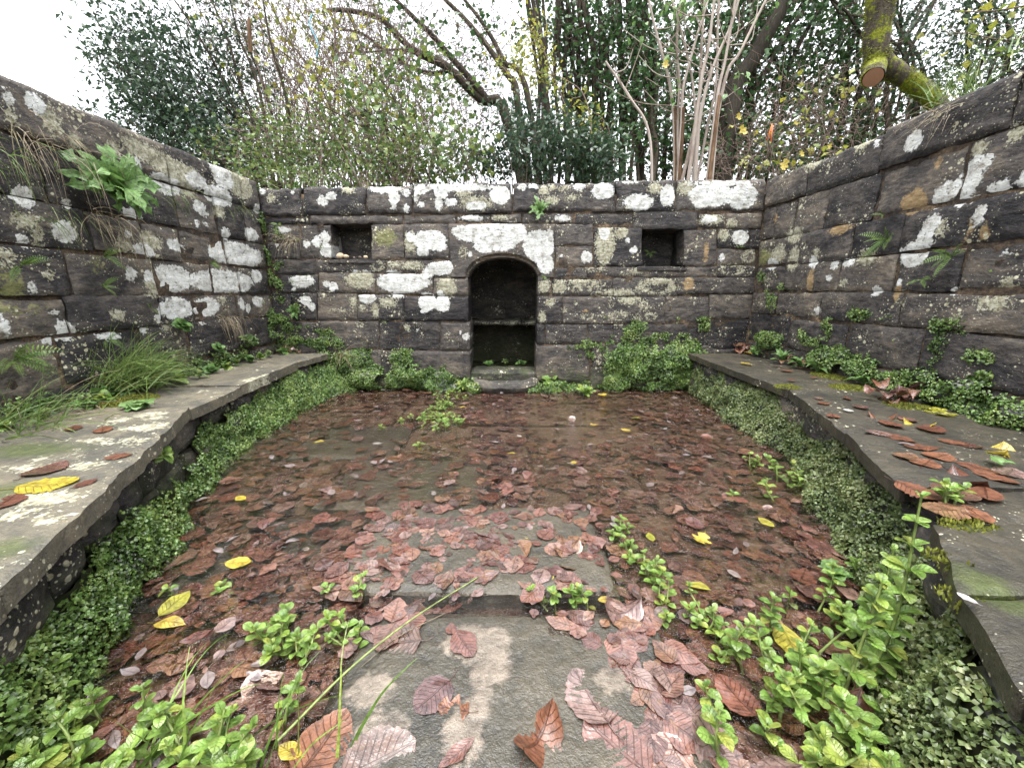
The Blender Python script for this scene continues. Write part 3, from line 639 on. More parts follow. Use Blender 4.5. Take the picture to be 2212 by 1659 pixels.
# spring chamber behind the doorway
def chamber():
    kw = dict(step=0.035, rough=0.014, rad=0.004, bulge=0, wobble=0.004)
    m = M['stone']; x0, x1 = -0.44, 0.30; a1 = lambda P: np.full(len(P), 0.28)
    a2 = lambda P: np.clip(0.75 - P[:, 2] * 0.9, 0, 0.75)
    rock("chamber_back", [(x0, 4.10, .53), (x1, 4.10, .53), (x1, 4.10, 1.2), (x0, 4.10, 1.2)], (0, -1, 0), .05, m, BACK, seed=940, algae=a1, **kw)
    rock("chamber_back", [(x0, 4.30, .0), (x1, 4.30, .0), (x1, 4.30, .56), (x0, 4.30, .56)], (0, -1, 0), .05, m, BACK, seed=941, algae=a2, **kw)
    rock("chamber_side", [(x0, 3.22, 0), (x0, 4.33, 0), (x0, 4.33, 1.2), (x0, 3.22, 1.2)], (1, 0, 0), .05, m, BACK, seed=942, algae=a2, **kw)
    rock("chamber_side", [(x1, 3.22, 0), (x1, 4.33, 0), (x1, 4.33, 1.2), (x1, 3.22, 1.2)], (-1, 0, 0), .05, m, BACK, seed=943, algae=a2, **kw)
    rock("chamber_roof", [(x0, 3.22, 1.16), (x1, 3.22, 1.16), (x1, 4.33, 1.16), (x0, 4.33, 1.16)], (0, 0, -1), .05, m, BACK, seed=944, **kw)
    rock("chamber_floor", [(x0, 3.22, .05), (x1, 3.22, .05), (x1, 4.33, .05), (x0, 4.33, .05)], (0, 0, 1), .05, m, BACK, seed=945, algae=a2, **kw)
    for i, (a, b) in enumerate(((x0 + .05, -.10), (-.094, .085), (.09, .275))):
        rock("chamber_ledge", [(a, 3.70, .492), (b, 3.70, .492), (b, 3.70, .53), (a, 3.70, .53)], (0, -1, 0), .42, M['dressed'], BACK, .02, seed=946 + i, fields=lambda P: {**no_lichen(P), 'lc': .03 * fbm(P, 9, 3)})
    rock("door_sill", [(-.345, 3.205, .155), (.21, 3.205, .155), (.21, 3.42, .16), (-.345, 3.42, .16)], (0, 0, 1), .15, m, BACK, .025, rough=.008, seed=951, algae=lambda P: np.full(len(P), .45), rad=.02)
chamber()

# ------------------------------------------------------------------ side walls
LEVELS = [0.22, 0.40, 0.62, 0.78, 0.97, 1.15, 1.385, TOP]
def side_wall(sx, label, LM, seed, levels):
    rng = np.random.default_rng(seed)
    X = sx * WALL_X
    w = thing("stone_wall", (sx * 2.1, 1.2, 0), label, "wall")
    for r in range(len(levels) - 1):
        z0, z1 = levels[r], levels[r + 1]; cop = r == len(levels) - 2
        y = -0.95 + rng.uniform(-.2, .1)
        while y < 3.18:
            L = rng.uniform(.5, .85) if cop else rng.uniform(.20, .52)
            y1 = min(y + L, 3.185)
            if 3.185 - y1 < 0.13: y1 = 3.185
            dz0, dz1 = rng.uniform(-.008, .008, 2)
            rise = 0.0
            if cop: rise = 0.035 * max(0, 1.9 - y) * (0.8 if sx > 0 else 0.0) + rng.uniform(-.008, .012)
            g = rng.uniform(.003, .009)
            near = y1 > 0.55
            C = [(X, y + g, z0 + g + dz0), (X, y1 - g, z0 + g + dz0), (X, y1 - g, z1 - g * (0 if cop else 1) + dz1 + rise), (X, y + g, z1 - g * (0 if cop else 1) + dz1 + rise)]
            rock("coping_stone" if cop else "stone", C, (-sx, 0, 0), 0.40 if cop else 0.16, M['stone'], w, 0.0155 if near else 0.04,
                 (0.014 if cop else rng.uniform(-.006, .009)), 0.011, 0.014 if cop else 0.007, rng.uniform(0.0, .003), LM, (lambda P: algae_low(P, .62)), seed * 7 + r * 40 + int(y * 50), 0.006, chip=0.008)
            y = y1
    st = 0.022; ys = np.arange(-1.0, 3.3, st); zs = np.arange(-0.03, 1.52, st)
    Yg, Zg = np.meshgrid(ys, zs, indexing='ij'); P = np.stack((np.full_like(Yg, X), Yg, Zg), -1)
    P[..., 0] += sx * (0.011 - 0.012 * fbm(P, 11, seed + 4) - 0.006 * fbm(P, 36, seed + 5))
    build("mortar", P.reshape(-1, 3), M['mortar'], grid_quads(len(ys), len(zs), flip=(sx > 0)), parent=w)
    return w
WL = side_wall(-1, "weathered side wall with the leafy rosette and hanging dry grass", LM_LEFT, 11, LEVELS)
WR = side_wall(1, "dark blackened side wall with small ferns growing from its joints", LM_RIGHT, 23, [0.22, 0.42, 0.63, 0.80, 0.98, 1.17, 1.40, TOP])
# the two taller blocks where the right-hand coping steps up
for i, (a, b, z0, z1) in enumerate(((1.30, 1.74, 1.60, 1.70), (0.80, 1.29, 1.64, 1.80), (0.2, 0.79, 1.66, 1.84))):
    rock("coping_stone", [(WALL_X + .01, a, z0), (WALL_X + .01, b, z0), (WALL_X + .02, b - .03, z1 - (.05 if i == 0 else 0)), (WALL_X + .02, a, z1)], (-1, 0, 0), 0.38, M['stone'], WR, 0.016, 0.01, 0.014, 0.035, 0.01, LM_RIGHT, None, 990 + i, 0.012)

# ------------------------------------------------------------------ benches
BZ = 0.318
LB = [onZ(x, y, BZ) for x, y in ((728, 757), (645, 781), (518, 833), (413, 882), (0, 1280))] + [np.array((-.66, .15, BZ)), np.array((-.62, -.6, BZ))]
RB = [onZ(x, y, BZ) for x, y in ((1468, 756), (1705, 842), (1830, 939), (1950, 1057), (2015, 1128), (2080, 1285), (2212, 1500))] + [np.array((.60, .10, BZ)), np.array((.60, -.6, BZ))]
BL_SPOTS = [(970,600,90,20),(980,680,100,26),(840,690,62,16),(770,640,62,20),(620,770,82,16),(710,785,52,12),(840,760,52,12),(900,770,42,12),(840,805,30,10),(260,885,42,14),(430,875,26,12),(570,930,95,26),(490,925,30,10),(160,950,90,22),(300,1150,205,52),(310,1280,105,42),(100,1260,105,42),(60,1575,42,14),(1450,300,62,10),(500,1175,26,10),(700,860,20,8),(540,870,15,7),(1000,625,60,12),(1620,370,60,14),(1700,350,40,20),(1500,500,60,16),(480,835,20,7),(610,955,20,8)]
def cl(x, y): return (0.3361 * x, 697.1 + 0.3361 * y)
BL_C = []
for (x, y, rx, ry) in BL_SPOTS:
    c = onZ(*cl(x, y), BZ); a = onZ(*cl(x + rx, y), BZ); b = onZ(*cl(x, y + ry), BZ)
    BL_C.append((c, abs(a[0] - c[0]), abs(b[1] - c[1])))
def left_fields(P):
    A = no_lichen(P)
    for c, rx, ry in BL_C:
        q = np.sqrt(((P[:, 0] - c[0]) / rx) ** 2 + ((P[:, 1] - c[1]) / ry) ** 2)
        A['lc'] = np.maximum(A['lc'], np.clip((1 - q) * min(rx, ry), -0.1, 0.1))
    return A
L_MOSS = [(onZ(*cl(830, 490), BZ), .16, .10), (onZ(*cl(700, 540), BZ), .12, .07), (onZ(*cl(60, 1480), BZ), .10, .06), (onZ(*cl(230, 830), BZ), .28, .10), (onZ(*cl(1250, 280), BZ), .2, .1), (onZ(*cl(60, 1100), BZ), .12, .08)]
def cr(x, y): return (1394.2 + 0.3696 * x, 725.0 + 0.3696 * y)
R_MOSS = [(onZ(*cr(1130, 240), BZ), .10, .16), (onZ(*cr(1200, 310), BZ), .12, .12), (onZ(*cr(1530, 420), BZ), .12, .10), (onZ(*cr(1880, 1115), BZ), .08, .035), (onZ(*cr(2000, 1480), BZ), .07, .10), (onZ(*cr(320, 70), BZ), .2, .1), (onZ(*cr(840, 295), BZ), .1, .08)]
def moss_at(spots):
    def f(P):
        a = np.zeros(len(P))
        for c, rx, ry in spots:
            q = np.sqrt(((P[:, 0] - c[0]) / rx) ** 2 + ((P[:, 1] - c[1]) / ry) ** 2); a = np.maximum(a, np.clip(1.15 - q, 0, 1) * 0.8)
        return a
    return f
def bench(pts, sx, label, seed, fields, algae, zoff, thick, gapat=None):
    rng = np.random.default_rng(seed)
    b = thing("stone_bench", (pts[2][0], pts[2][1], 0), label, "bench")
    for i in range(len(pts) - 1):
        if gapat == i: continue
        a, c = pts[i].copy(), pts[i + 1].copy(); z = BZ + zoff[i]
        d = unit(c - a); a = a + d * .004; c = c - d * .004
        bx = sx * (WALL_X - 0.002)
        ya, yc = a[1] + (0.0 if i else -.01), c[1]
        C = np.array([(a[0], a[1], z), (c[0], c[1], z), (bx, yc - .004, z), (bx, ya + .004, z)])
        if i >= 3: C[3][1] = max(C[3][1], pts[i][1]); 
        rock("seat_slab", C, (0, 0, 1), thick[i], M['slab_pale' if sx < 0 else 'slab'], b, 0.016, 0, 0.005, 0.005, 0.0, fields, algae, seed * 3 + i, 0.012 if sx < 0 else 0.007, chip=0.016 if sx < 0 else 0.008)
    # rubble under the slabs
    path = spline([p for p in pts], 60)
    seg = np.concatenate(([0], np.cumsum(np.linalg.norm(np.diff(path, axis=0), axis=1))))
    for (z0, z1) in ((-.03, .13), (.135, .272)):
        s = 0.0
        while s < seg[-1] - .1:
            L = rng.uniform(.13, .34); s1 = min(s + L, seg[-1])
            p = [np.array([np.interp(q, seg, path[:, k]) for k in range(2)]) for q in (s + .006, s1 - .006)]
            d = unit(p[1] - p[0]); n = np.array((-d[1], d[0])) * (1 if (-d[1]) * -sx > 0 else -1)
            p = [v - n * 0.035 for v in p]
            rock("base_stone", [(*p[0], z0), (*p[1], z0), (*p[1], z1), (*p[0], z1)], (*n, 0), 0.14, M['stone'], b, 0.022, rng.uniform(-.015, .015), 0.016, 0.022, 0.01, None, lambda P: algae_low(P, .45), seed * 11 + int(s * 40), 0.012)
            s = s1
    # packed earth behind the rubble, closing the bench under its slabs
    E = []; Qe = []
    for k, pnt in enumerate(path):
        E += [(pnt[0] + sx * .085, pnt[1], -.02), (pnt[0] + sx * .085, pnt[1], .262), (sx * WALL_X, pnt[1], .262)]
        if k: o = (k - 1) * 3; Qe += [(o, o + 3, o + 4, o + 1), (o + 1, o + 4, o + 5, o + 2)]
    build("earth_fill", np.array(E), M['silt'], np.array(Qe), parent=b)
    return b
BENCH_L = bench(LB, -1, "low stone bench with pale lichen spots and grass along the left wall", 31, left_fields, moss_at(L_MOSS), [0.0, .004, -.004, .008, .006, .004], [.045, .06, .05, .05, .05, .05])
BENCH_R = bench(RB, 1, "low dark wet stone bench strewn with brown leaves along the right wall", 47, None, moss_at(R_MOSS), [0, .004, .008, 0, .004, .002, .0, 0], [.045, .045, .045, .045, .045, .045, .045, .05], gapat=3)
C = [RB[3], RB[4], np.array((1.898, RB[4][1], BZ)), np.array((1.898, RB[3][1], BZ))]
C[0] = C[0] + np.array((.09, 0, 0)); C[1] = C[1] + np.array((.07, 0, 0))
rock("seat_slab", [v + np.array((0, 0, .002)) for v in C], (0, 0, 1), .045, M['slab'], BENCH_R, 0.018, 0, .0045, .012, 0, None, moss_at(R_MOSS), 161, .008, chip=.01)
# ------------------------------------------------------------------ leaf shapes (base at the origin, blade along +Y, upper side +Z)
def leaf_shape(nL, nW, L, W, kind='oval', serr=0.0, teeth=10, pleat=0.0, npl=8, fold=0.0, curl=0.0, twist=0.0, stalk=0.0, seed=0):
    t = np.linspace(0, 1, nL); v = np.linspace(-1, 1, nW)
    if kind == 'round': w = np.sin(np.pi * t ** 0.78) ** 0.62
    elif kind == 'lance': w = np.sin(np.pi * t ** 0.9) ** 0.95
    elif kind == 'lobed': w = np.sin(np.pi * t ** 0.8) ** 0.6 * (0.78 + 0.30 * np.cos(2 * np.pi * (t * 2.6 - .2)))
    elif kind == 'obov': w = np.sin(np.pi * t ** 1.25) ** 0.75
    elif kind == 'ivy': w = np.interp(t, (0, .05, .3, .42, .6, .8, 1), (.15, .75, 1.0, .62, .55, .28, 0.02))
    elif kind == 'heart': w = np.interp(t, (0, .06, .25, .5, .8, 1), (.45, .85, 1, .85, .4, .02))
    else: w = np.sin(np.pi * t ** 0.9) ** 0.8
    w = np.maximum(w, 0.025)
    T, Vv = np.meshgrid(t, v, indexing='ij')
    tooth = 1 + serr * (2 * np.abs(((t * teeth) % 1) - .5) - .5)
    jag = np.random.default_rng(seed + 500)
    Wd = (w * tooth)[:, None] * (1 + serr * 1.1 * jag.uniform(-1, 1, (nL, nW)) * (np.abs(Vv) > .9)); edge = np.abs(Vv) ** 3
    X = Vv * W / 2 * (w[:, None] * (1 - edge) + Wd * edge)
    rs = np.random.default_rng(seed); ph = rs.uniform(0, 6, 4)
    Y = L * (T + 0.04 * np.abs(Vv) * np.sin(np.pi * T))
    Z = fold * np.abs(X) + pleat * np.sin(2 * np.pi * (T * npl - np.abs(Vv) * npl * .20)) * np.clip(np.abs(Vv) * 2, 0, 1) * np.sin(np.pi * np.clip(T, 0, 1))
    Z = Z + curl * L * ((T - .5) ** 2 * 2 - .2) + 0.05 * curl * W * np.sin(3 * T + ph[0]) * Vv + twist * X * (T - .5)
    Z = Z + abs(curl) * 0.18 * W * np.abs(Vv) ** 2 * np.sin(5 * T + ph[1])
    V = np.stack((X, Y, Z), -1).reshape(-1, 3); U = np.stack((Vv, T), -1).reshape(-1, 2)
    Q = grid_quads(nL, nW)[:, ::-1]
    if stalk:
        P = np.array(((0, .02 * L, 0), (0.05 * stalk, -stalk * .5, .0), (0.22 * stalk, -stalk, stalk * .15)))
        tv, tq = tube(P, np.array((.012, .010, .014)) * L, 3)
        Q = np.vstack((Q, tq + len(V))); V = np.vstack((V, tv)); U = np.vstack((U, np.tile((0.0, 0.5), (len(tv), 1))))
    return V, Q, U
def rough_leaf(V, amp, seed, fr=28):
    V = V.copy(); V[:, 2] += amp * fbm(V + seed * 3.1, fr, seed, 2); return V

# ------------------------------------------------------------------ leaf litter on the pool floor
FLAT = []          # templates lying roughly flat
for k in range(6):
    V, Q, U = leaf_shape(19, 9, 1.0, RNG.uniform(.74, .98), 'round', .075, 9, .020, 8, RNG.uniform(-.03, .04), RNG.uniform(-.06, .10), RNG.uniform(-.1, .1), .28, k)
    FLAT.append((rough_leaf(V, .022, k, 4), Q, U))
for k in range(3):
    V, Q, U = leaf_shape(13, 7, 1.0, RNG.uniform(.5, .62), 'oval', .05, 12, .018, 9, RNG.uniform(-.03, .06), RNG.uniform(-.08, .12), RNG.uniform(-.15, .15), .15, 20 + k)
    FLAT.append((rough_leaf(V, .025, 20 + k, 4), Q, U))
CURLED = []
for k in range(4):
    V, Q, U = leaf_shape(15, 9, 1.0, RNG.uniform(.7, .9), 'round', .10, 14, .025, 8, RNG.choice((-1, 1)) * RNG.uniform(.25, .5), RNG.choice((-1, 1)) * RNG.uniform(.5, 1.0), RNG.uniform(-1, 1), .25, 40 + k)
    CURLED.append((rough_leaf(V, .05, 40 + k, 4), Q, U))
LANCE = []
for k in range(3):
    V, Q, U = leaf_shape(13, 5, 1.0, RNG.uniform(.32, .42), 'lance', .03, 12, .006, 11, RNG.uniform(-.1, .2), RNG.uniform(-.25, .3), RNG.uniform(-.4, .4), .12, 60 + k)
    LANCE.append((rough_leaf(V, .03, 60 + k, 4), Q, U))
LOBED = [(rough_leaf(leaf_shape(21, 9, 1.0, .85, 'lobed', .10, 18, .012, 7, .03 * k, .25, .2, .3, 70 + k)[0], .03, 70 + k, 4),) + leaf_shape(21, 9, 1.0, .85, 'lobed', .10, 18, .012, 7, .03 * k, .25, .2, .3, 70 + k)[1:] for k in range(2)]

def pool_half_width(y):
    return np.interp(y, (.1, .45, .744, 1.0, 1.34, 2.05, 2.6, 3.15), (.62, .72, .90, 1.03, 1.19, 1.29, 1.32, 1.34))
BARE = [(.09, .862, .24, .030, .9), (-.07, .57, .32, .28, .97), (.0, .42, .36, .2, .7), (onZ(690, 1110, 0)[0], onZ(690, 1110, 0)[1], .26, .075, .92), (onZ(1200, 915, 0)[0], onZ(1200, 915, 0)[1], .5, .30, .72), (onZ(790, 955, 0)[0], onZ(790, 955, 0)[1], .32, .28, .75),
        (onZ(1330, 1270, 0)[0] - .05, onZ(1330, 1250, 0)[1], .18, .06, .8), (onZ(1120, 1095, 0)[0], onZ(1120, 1095, 0)[1], .16, .09, .8), (onZ(1560, 1400, 0)[0], .62, .1, .1, .5), (onZ(800, 890, 0)[0], onZ(800, 890, 0)[1], .4, .3, .5)]
def litter_points(n, seed, ymin=.12, ymax=3.12):
    rng = np.random.default_rng(seed); out = []
    while len(out) < n:
        y = rng.uniform(ymin, ymax); h = pool_half_width(y); x = rng.uniform(-h - .05, h + .05)
        k = 1.0
        for (cx, cy, rx, ry, s) in BARE:
            q = ((x - cx) / rx) ** 2 + ((y - cy) / ry) ** 2
            if q < 1: k *= 1 - s
        k *= 0.55 + 0.45 * float(np.clip(noise(np.array([[x, y, 0.]]), 3.2, 5)[0] * 2.2 + .5, 0, 1))
        if rng.random() < k: out.append((x, y))
    return np.array(out)
def lay(n, rng, tilt=0.10):
    nrm = np.stack((rng.normal(0, tilt, n), rng.normal(0, tilt, n), np.ones(n)), -1)
    flip = rng.random(n) < .35; nrm[flip] *= -1
    a = rng.uniform(0, 2 * np.pi, n); f = np.stack((np.cos(a), np.sin(a), np.zeros(n)), -1)
    return frames(f, unit(nrm))
rng = np.random.default_rng(101)
pts = litter_points(5600, 4)
pts = pts[np.argsort(np.hypot(pts[:, 0], pts[:, 1]))]
size = (.022 + .066 * rng.random(len(pts)) ** 1.5) * np.interp(pts[:, 1], (.3, 1.2, 3), (1.0, .95, .9))
zz = rng.uniform(.002, .021, len(pts)) + .004 * noise(np.c_[pts, np.zeros(len(pts))], 6, 9)
onfore = (np.abs(pts[:, 0]) < .36) & (pts[:, 1] > .27) & (pts[:, 1] < .83)
zz[onfore] = rng.uniform(.0235, .029, onfore.sum())
onslab2 = (pts[:, 0] > -.5) & (pts[:, 0] < .285) & (pts[:, 1] > .885) & (pts[:, 1] < 1.31); zz[onslab2] = rng.uniform(.029, .034, onslab2.sum())
tilt = np.where(rng.random(len(pts)) < .06, .35, .07)
R = lay(len(pts), rng, 0.035); Rt = lay(len(pts), rng, .35); R[tilt > .2] = Rt[tilt > .2]
NIND = 290
tints = rng.random(len(pts))
# the nearest ones, each a leaf of its own
TM = {}
def template_mesh(key, tm):
    if key not in TM: TM[key] = mesh_data(key, tm[0], tm[1], None, {"tint": np.zeros(len(tm[0]))}, tm[2])
    return TM[key]
def put_leaf(name, key, tm, mat, loc, Rm, s, label, cat="leaf", group=None):
    me = template_mesh(key + "_" + mat.name, tm)
    o = link(name, me, mat)
    o.matrix_world = Matrix.Translation(Vector(loc)) @ (Matrix([[*r] for r in Rm]).to_4x4()) @ Matrix.Scale(s, 4)
    return tag(o, label, cat, group)
cnt = 0
for i in range(NIND):
    cur = tilt[i] > .2
    if cur: k = rng.integers(len(CURLED)); tm = CURLED[k]; key = "curled_leaf%d" % k
    else: k = rng.integers(len(FLAT)); tm = FLAT[k]; key = "flat_leaf%d" % k
    nearslab = onfore[i]
    lab = ("wet brown leaf plastered flat on the pale front paving slab" if nearslab else
           ("curled wet brown leaf sticking up out of the foreground litter" if cur else "wet reddish brown leaf matted in the foreground litter"))
    grp = "brown leaves on the front slab" if nearslab else ("curled brown leaves in the foreground" if cur else "brown leaves matted in the foreground")
    s = size[i] * (1.2 if nearslab else 1.1)
    put_leaf("fallen_leaf", key, tm, M['brown'], (pts[i, 0], pts[i, 1], zz[i] + (.012 if cur else 0)), R[i], s, lab, "leaf", grp)
FAR = []
for k in range(7):
    V, Q, U = leaf_shape(8, 5, 1.0, (.9, .6, .8, .75, .5, .4, .7)[k], ('round', 'oval', 'heart', 'round', 'oval', 'lance', 'oval')[k], .12, 5, .02, 4, RNG.uniform(-.04, .06), RNG.uniform(-.08, .12), RNG.uniform(-.15, .15), 0, 90 + k)
    FAR.append((rough_leaf(V, .03, 90 + k, 4), Q, U))
B = Batch()
idx = np.arange(NIND, len(pts)); kk = rng.integers(0, len(FAR) + 1, len(idx))
for k in range(len(FAR) + 1):
    m = idx[kk == k]
    tm = FAR[k] if k < len(FAR) else FAR[0]
    B.inst(tm, R[m], np.c_[pts[m], zz[m]], size[m], tints[m])
tag(B.build("leaf_litter", M['brown']), "carpet of wet reddish brown leaves covering the pool floor", "leaf litter", kind="stuff")
# pale willow-like leaves strewn over the brown ones
ppts = litter_points(150, 8); ppts = ppts[np.argsort(np.hypot(ppts[:, 0], ppts[:, 1]))]
rp = np.random.default_rng(5); Rp = lay(len(ppts), rp, .12)
for i in range(len(ppts)):
    k = rp.integers(3); tm = LANCE[k] if i % 4 else FLAT[6 + k]
    put_leaf("pale_leaf", ("lance%d" % k) if i % 4 else ("oval%d" % k), tm, M['pale'], (*ppts[i], rp.uniform(.018, .028)), Rp[i], rp.uniform(.03, .055),
             "pale greyish narrow leaf lying on the brown leaf carpet", "leaf", "pale leaves strewn over the pool floor")
# yellow leaves, each where it lies: (px, py, size m, material, shape, label)
def flat_frame(ang, tx=0.0, ty=0.0):
    return frames(np.array([[math.cos(ang), math.sin(ang), 0]]), unit(np.array([[tx, ty, 1.0]])))[0]
YEL = [(1143,1153,.075,'yellow','L',"speckled yellow leaf floating near the middle of the pool"),(1211,1250,.062,'yellow','F',"bright yellow leaf on the dark slab above the raised slab edge"),(515,1217,.075,'yellow','F',"yellow leaf on the litter left of the pool centre"),
 (378,1305,.085,'olive','F',"olive yellow leaf leaning on the left liverwort mat"),(365,1348,.080,'yellow','N',"long yellow leaf lying below the olive leaf by the left mat"),(1515,1165,.065,'yellow','L',"ragged tan yellow leaf right of the pool centre"),
 (1405,1162,.045,'olive','F',"small olive leaf beside the water plant band"),(866,1256,.026,'yellow','F',"tiny round yellow leaf in the left litter"),(1305,1297,.035,'yellow','F',"small yellow leaf beside the front water plant cushions"),
 (1708,1392,.115,'olive','F',"largest yellow leaf lying among the right foreground water plants"),(1708,1462,.060,'rust','L',"torn tan leaf just below the largest yellow leaf"),(627,1625,.050,'yellow','F',"yellow oval leaf at the front edge beside the slab"),
 (1508,1268,.065,'olive','N',"narrow yellow green leaf lying right of the water plant band"),(520,1078,.055,'yellow','F',"yellow leaf near the left bench foot"),(862,1146,.045,'yellow','N',"narrow yellow leaf left of the pool middle"),
 (1300,853,.075,'yellow','L',"yellow lobed leaf at the foot of the end wall"),(1284,918,.05,'yellow','L',"small yellow leaf in the back of the pool"),(1375,904,.065,'olive','N',"yellow green leaf in the back right of the pool"),(1352,930,.06,'yellow','F',"pale yellow leaf in the back right of the pool"),
 (1000,880,.045,'yellow','N',"thin yellow leaf beside the back water plant strip"),(690,955,.05,'yellow','N',"yellow strip of leaf in the back left of the pool"),(1655,1130,.06,'olive','F',"yellowish leaf beside the right bench mat"),(935,1145,.05,'olive','F',"green fallen leaf in the middle of the pool"),(1240,1000,.035,'yellow','F',"small yellow leaf in the open middle of the pool"),(1105,980,.04,'yellow','N',"thin yellow leaf on the wet middle slab")]
TMK = {'F': ("flat_leaf0", FLAT[7]), 'L': ("lobed_leaf0", LOBED[0]), 'N': ("lance_leaf0", LANCE[1]), 'R': ("round_leaf0", FLAT[2]), 'C': ("curl_leaf0", CURLED[1])}
ry = random.Random(3)
for (px, py, s, mt, shp, lab) in YEL:
    p = onZ(px, py, .022); a = ry.uniform(0, 6.28)
    if shp == 'N': a = ry.uniform(-.5, .5)
    Rm = flat_frame(a, ry.uniform(-.15, .15), ry.uniform(-.15, .05))
    p = p - Rm[:, 1] * s * .5
    put_leaf("yellow_leaf" if mt != 'rust' else "tan_leaf", *TMK[shp], M[mt], p + np.array((0, 0, .004)), Rm, s, lab)
# big brown leaves seen singly in front
BIG = [(860,1385,.105,'brown','R',"dark brown leaf on the top left corner of the front slab"),(820,1640,.125,'brown','R',"large veined brown leaf at the bottom of the front slab"),(700,1600,.115,'rust','R',"folded rust brown leaf by the left edge of the front slab"),
 (1165,1590,.100,'rust','C',"crumpled orange brown leaf in the middle of the front slab"),(1275,1500,.120,'brown','R',"broad brown leaf right of the front slab centre"),(1330,1610,.130,'brown','R',"large ribbed brown leaf at the bottom right of the front slab"),(1445,1650,.100,'brown','R',"pinkish ribbed leaf at the bottom edge right of the slab"),
 (1830,1580,.150,'rust','C',"large rust leaf standing among the right foreground water plants"),(1600,1640,.160,'brown','C',"large dark red leaf at the bottom beside the water plants"),(1590,1500,.09,'brown','R',"glossy red brown leaf at the right slab edge"),(1345,1325,.10,'brown','C',"rolled red brown leaf at the right end of the front water plants"),
 (1225,1190,.095,'brown','C',"dark curled leaf standing on the raised slab"),(935,1500,.085,'brown','F',"ragged brown leaf on the left half of the front slab"),(980,1530,.06,'rust','L',"small torn rust leaf on the front slab"),(1500,1130,.07,'brown','R',"reddish ribbed leaf in the right litter")]
for (px, py, s, mt, shp, lab) in BIG:
    if not s: continue
    p = onZ(px, py, .026); a = ry.uniform(0, 6.28)
    Rm = flat_frame(a, ry.uniform(-.12, .12), ry.uniform(-.2, .0)); p = p - Rm[:, 1] * s * .5
    if shp == 'C': p = p + np.array((0, 0, .015))
    put_leaf("brown_leaf" if mt == 'brown' else "rust_leaf", *TMK[shp], M[mt], p, Rm, s, lab)

# ------------------------------------------------------------------ leaves lying on the benches
def bench_leaf(px, py, s, mt, shp, lab, grp=None, z=BZ + .012, a=None, tz=.2):
    p = onZ(px, py, z); a = ry.uniform(0, 6.28) if a is None else a
    Rm = flat_frame(a, ry.uniform(-tz, tz), ry.uniform(-tz, tz * .3)); p = p - Rm[:, 1] * s * .5
    put_leaf({'brown': "brown_leaf", 'rust': "rust_leaf", 'yellow': "yellow_leaf", 'olive': "yellow_leaf", 'white': "white_leaf", 'pale': "pale_leaf"}[mt], *TMK[shp], M[mt], p, Rm, s, lab, "leaf", grp)
for (px, py, s, mt, shp, lab) in [(105,1045,.115,'yellow','R',"big yellow leaf on the left bench"),(100,1012,.10,'brown','R',"brown leaf tucked behind the big yellow leaf on the left bench"),(8,1085,.085,'rust','R',"orange brown leaf at the very left edge of the bench"),(158,925,.075,'rust','F',"left one of two flat rust leaves beside the bench grass"),(222,928,.085,'rust','F',"right one of two flat rust leaves beside the bench grass"),
 (255,985,.065,'rust','F',"narrow rust leaf near the bench lip"),(185,1043,.05,'rust','F',"small brown leaf right of the big yellow leaf"),(235,868,.08,'rust','F',"flat rust leaf behind the bench moss"),(290,840,.07,'rust','F',"rust leaf below the bench grass tuft"),(155,875,.06,'rust','C',"curled orange leaf at the foot of the left bench herb"),
 (2033,890,.105,'olive','L',"large yellow green leaf on the right bench near the wall"),(1985,915,.085,'yellow','C',"curled yellow leaf in the middle of the right bench"),(2165,975,.105,'yellow','C',"curled yellow leaf at the right edge of the right bench"),(1652,762,.11,'yellow','N',"far narrow yellow leaf on the right bench"),(1612,785,.10,'yellow','F',"far broad yellow leaf on the right bench lip"),(1833,886,.04,'white','F',"small whitish leaf on the right bench"),
 (2090,1292,.026,'white','F',"bright white petal on the near edge of the right bench"),(1605,760,.07,'yellow','N',"pale yellow leaf at the far end of the right bench"),(1962,960,.055,'pale','N',"pale narrow leaf among the brown leaves of the right bench")]:
    bench_leaf(px, py, s, mt, shp, lab, tz=.25 if shp == 'C' else .12)
NTH = "first second third fourth fifth sixth seventh eighth ninth tenth eleventh twelfth thirteenth fourteenth fifteenth sixteenth seventeenth eighteenth nineteenth twentieth twenty-first twenty-second twenty-third twenty-fourth twenty-fifth twenty-sixth twenty-seventh twenty-eighth twenty-ninth thirtieth thirty-first thirty-second".split()
for i, (px, py, s) in enumerate(sorted([(1700,800,.09),(1740,795,.1),(1775,800,.08),(1710,820,.07),(1680,790,.07),(1760,815,.06),(1770,860,.05),(1780,870,.07),(1830,860,.07),(1860,878,.08),(1800,898,.07),(1905,898,.12),(1925,915,.12),(1960,905,.09),(2010,925,.12),(1900,935,.10),(1940,945,.13),(1990,965,.13),(2030,985,.12),(1960,985,.10),(2000,1000,.11),(2060,955,.10),(2090,960,.1),(2110,1010,.12),(2090,1035,.14),(2060,1060,.13),(2130,1065,.13),(1985,1060,.13),(2150,1030,.12),(2180,1020,.11),(2040,1100,.12),(2110,1110,.11)], key=lambda v: v[1])):
    bench_leaf(px, py, s * .72, 'rust' if i % 3 else 'brown', 'RFC'[i % 3 if i % 5 == 1 else i % 2], "%s reddish brown leaf from the far end of the right bench" % NTH[i], "brown leaves strewn over the right bench", tz=.025)
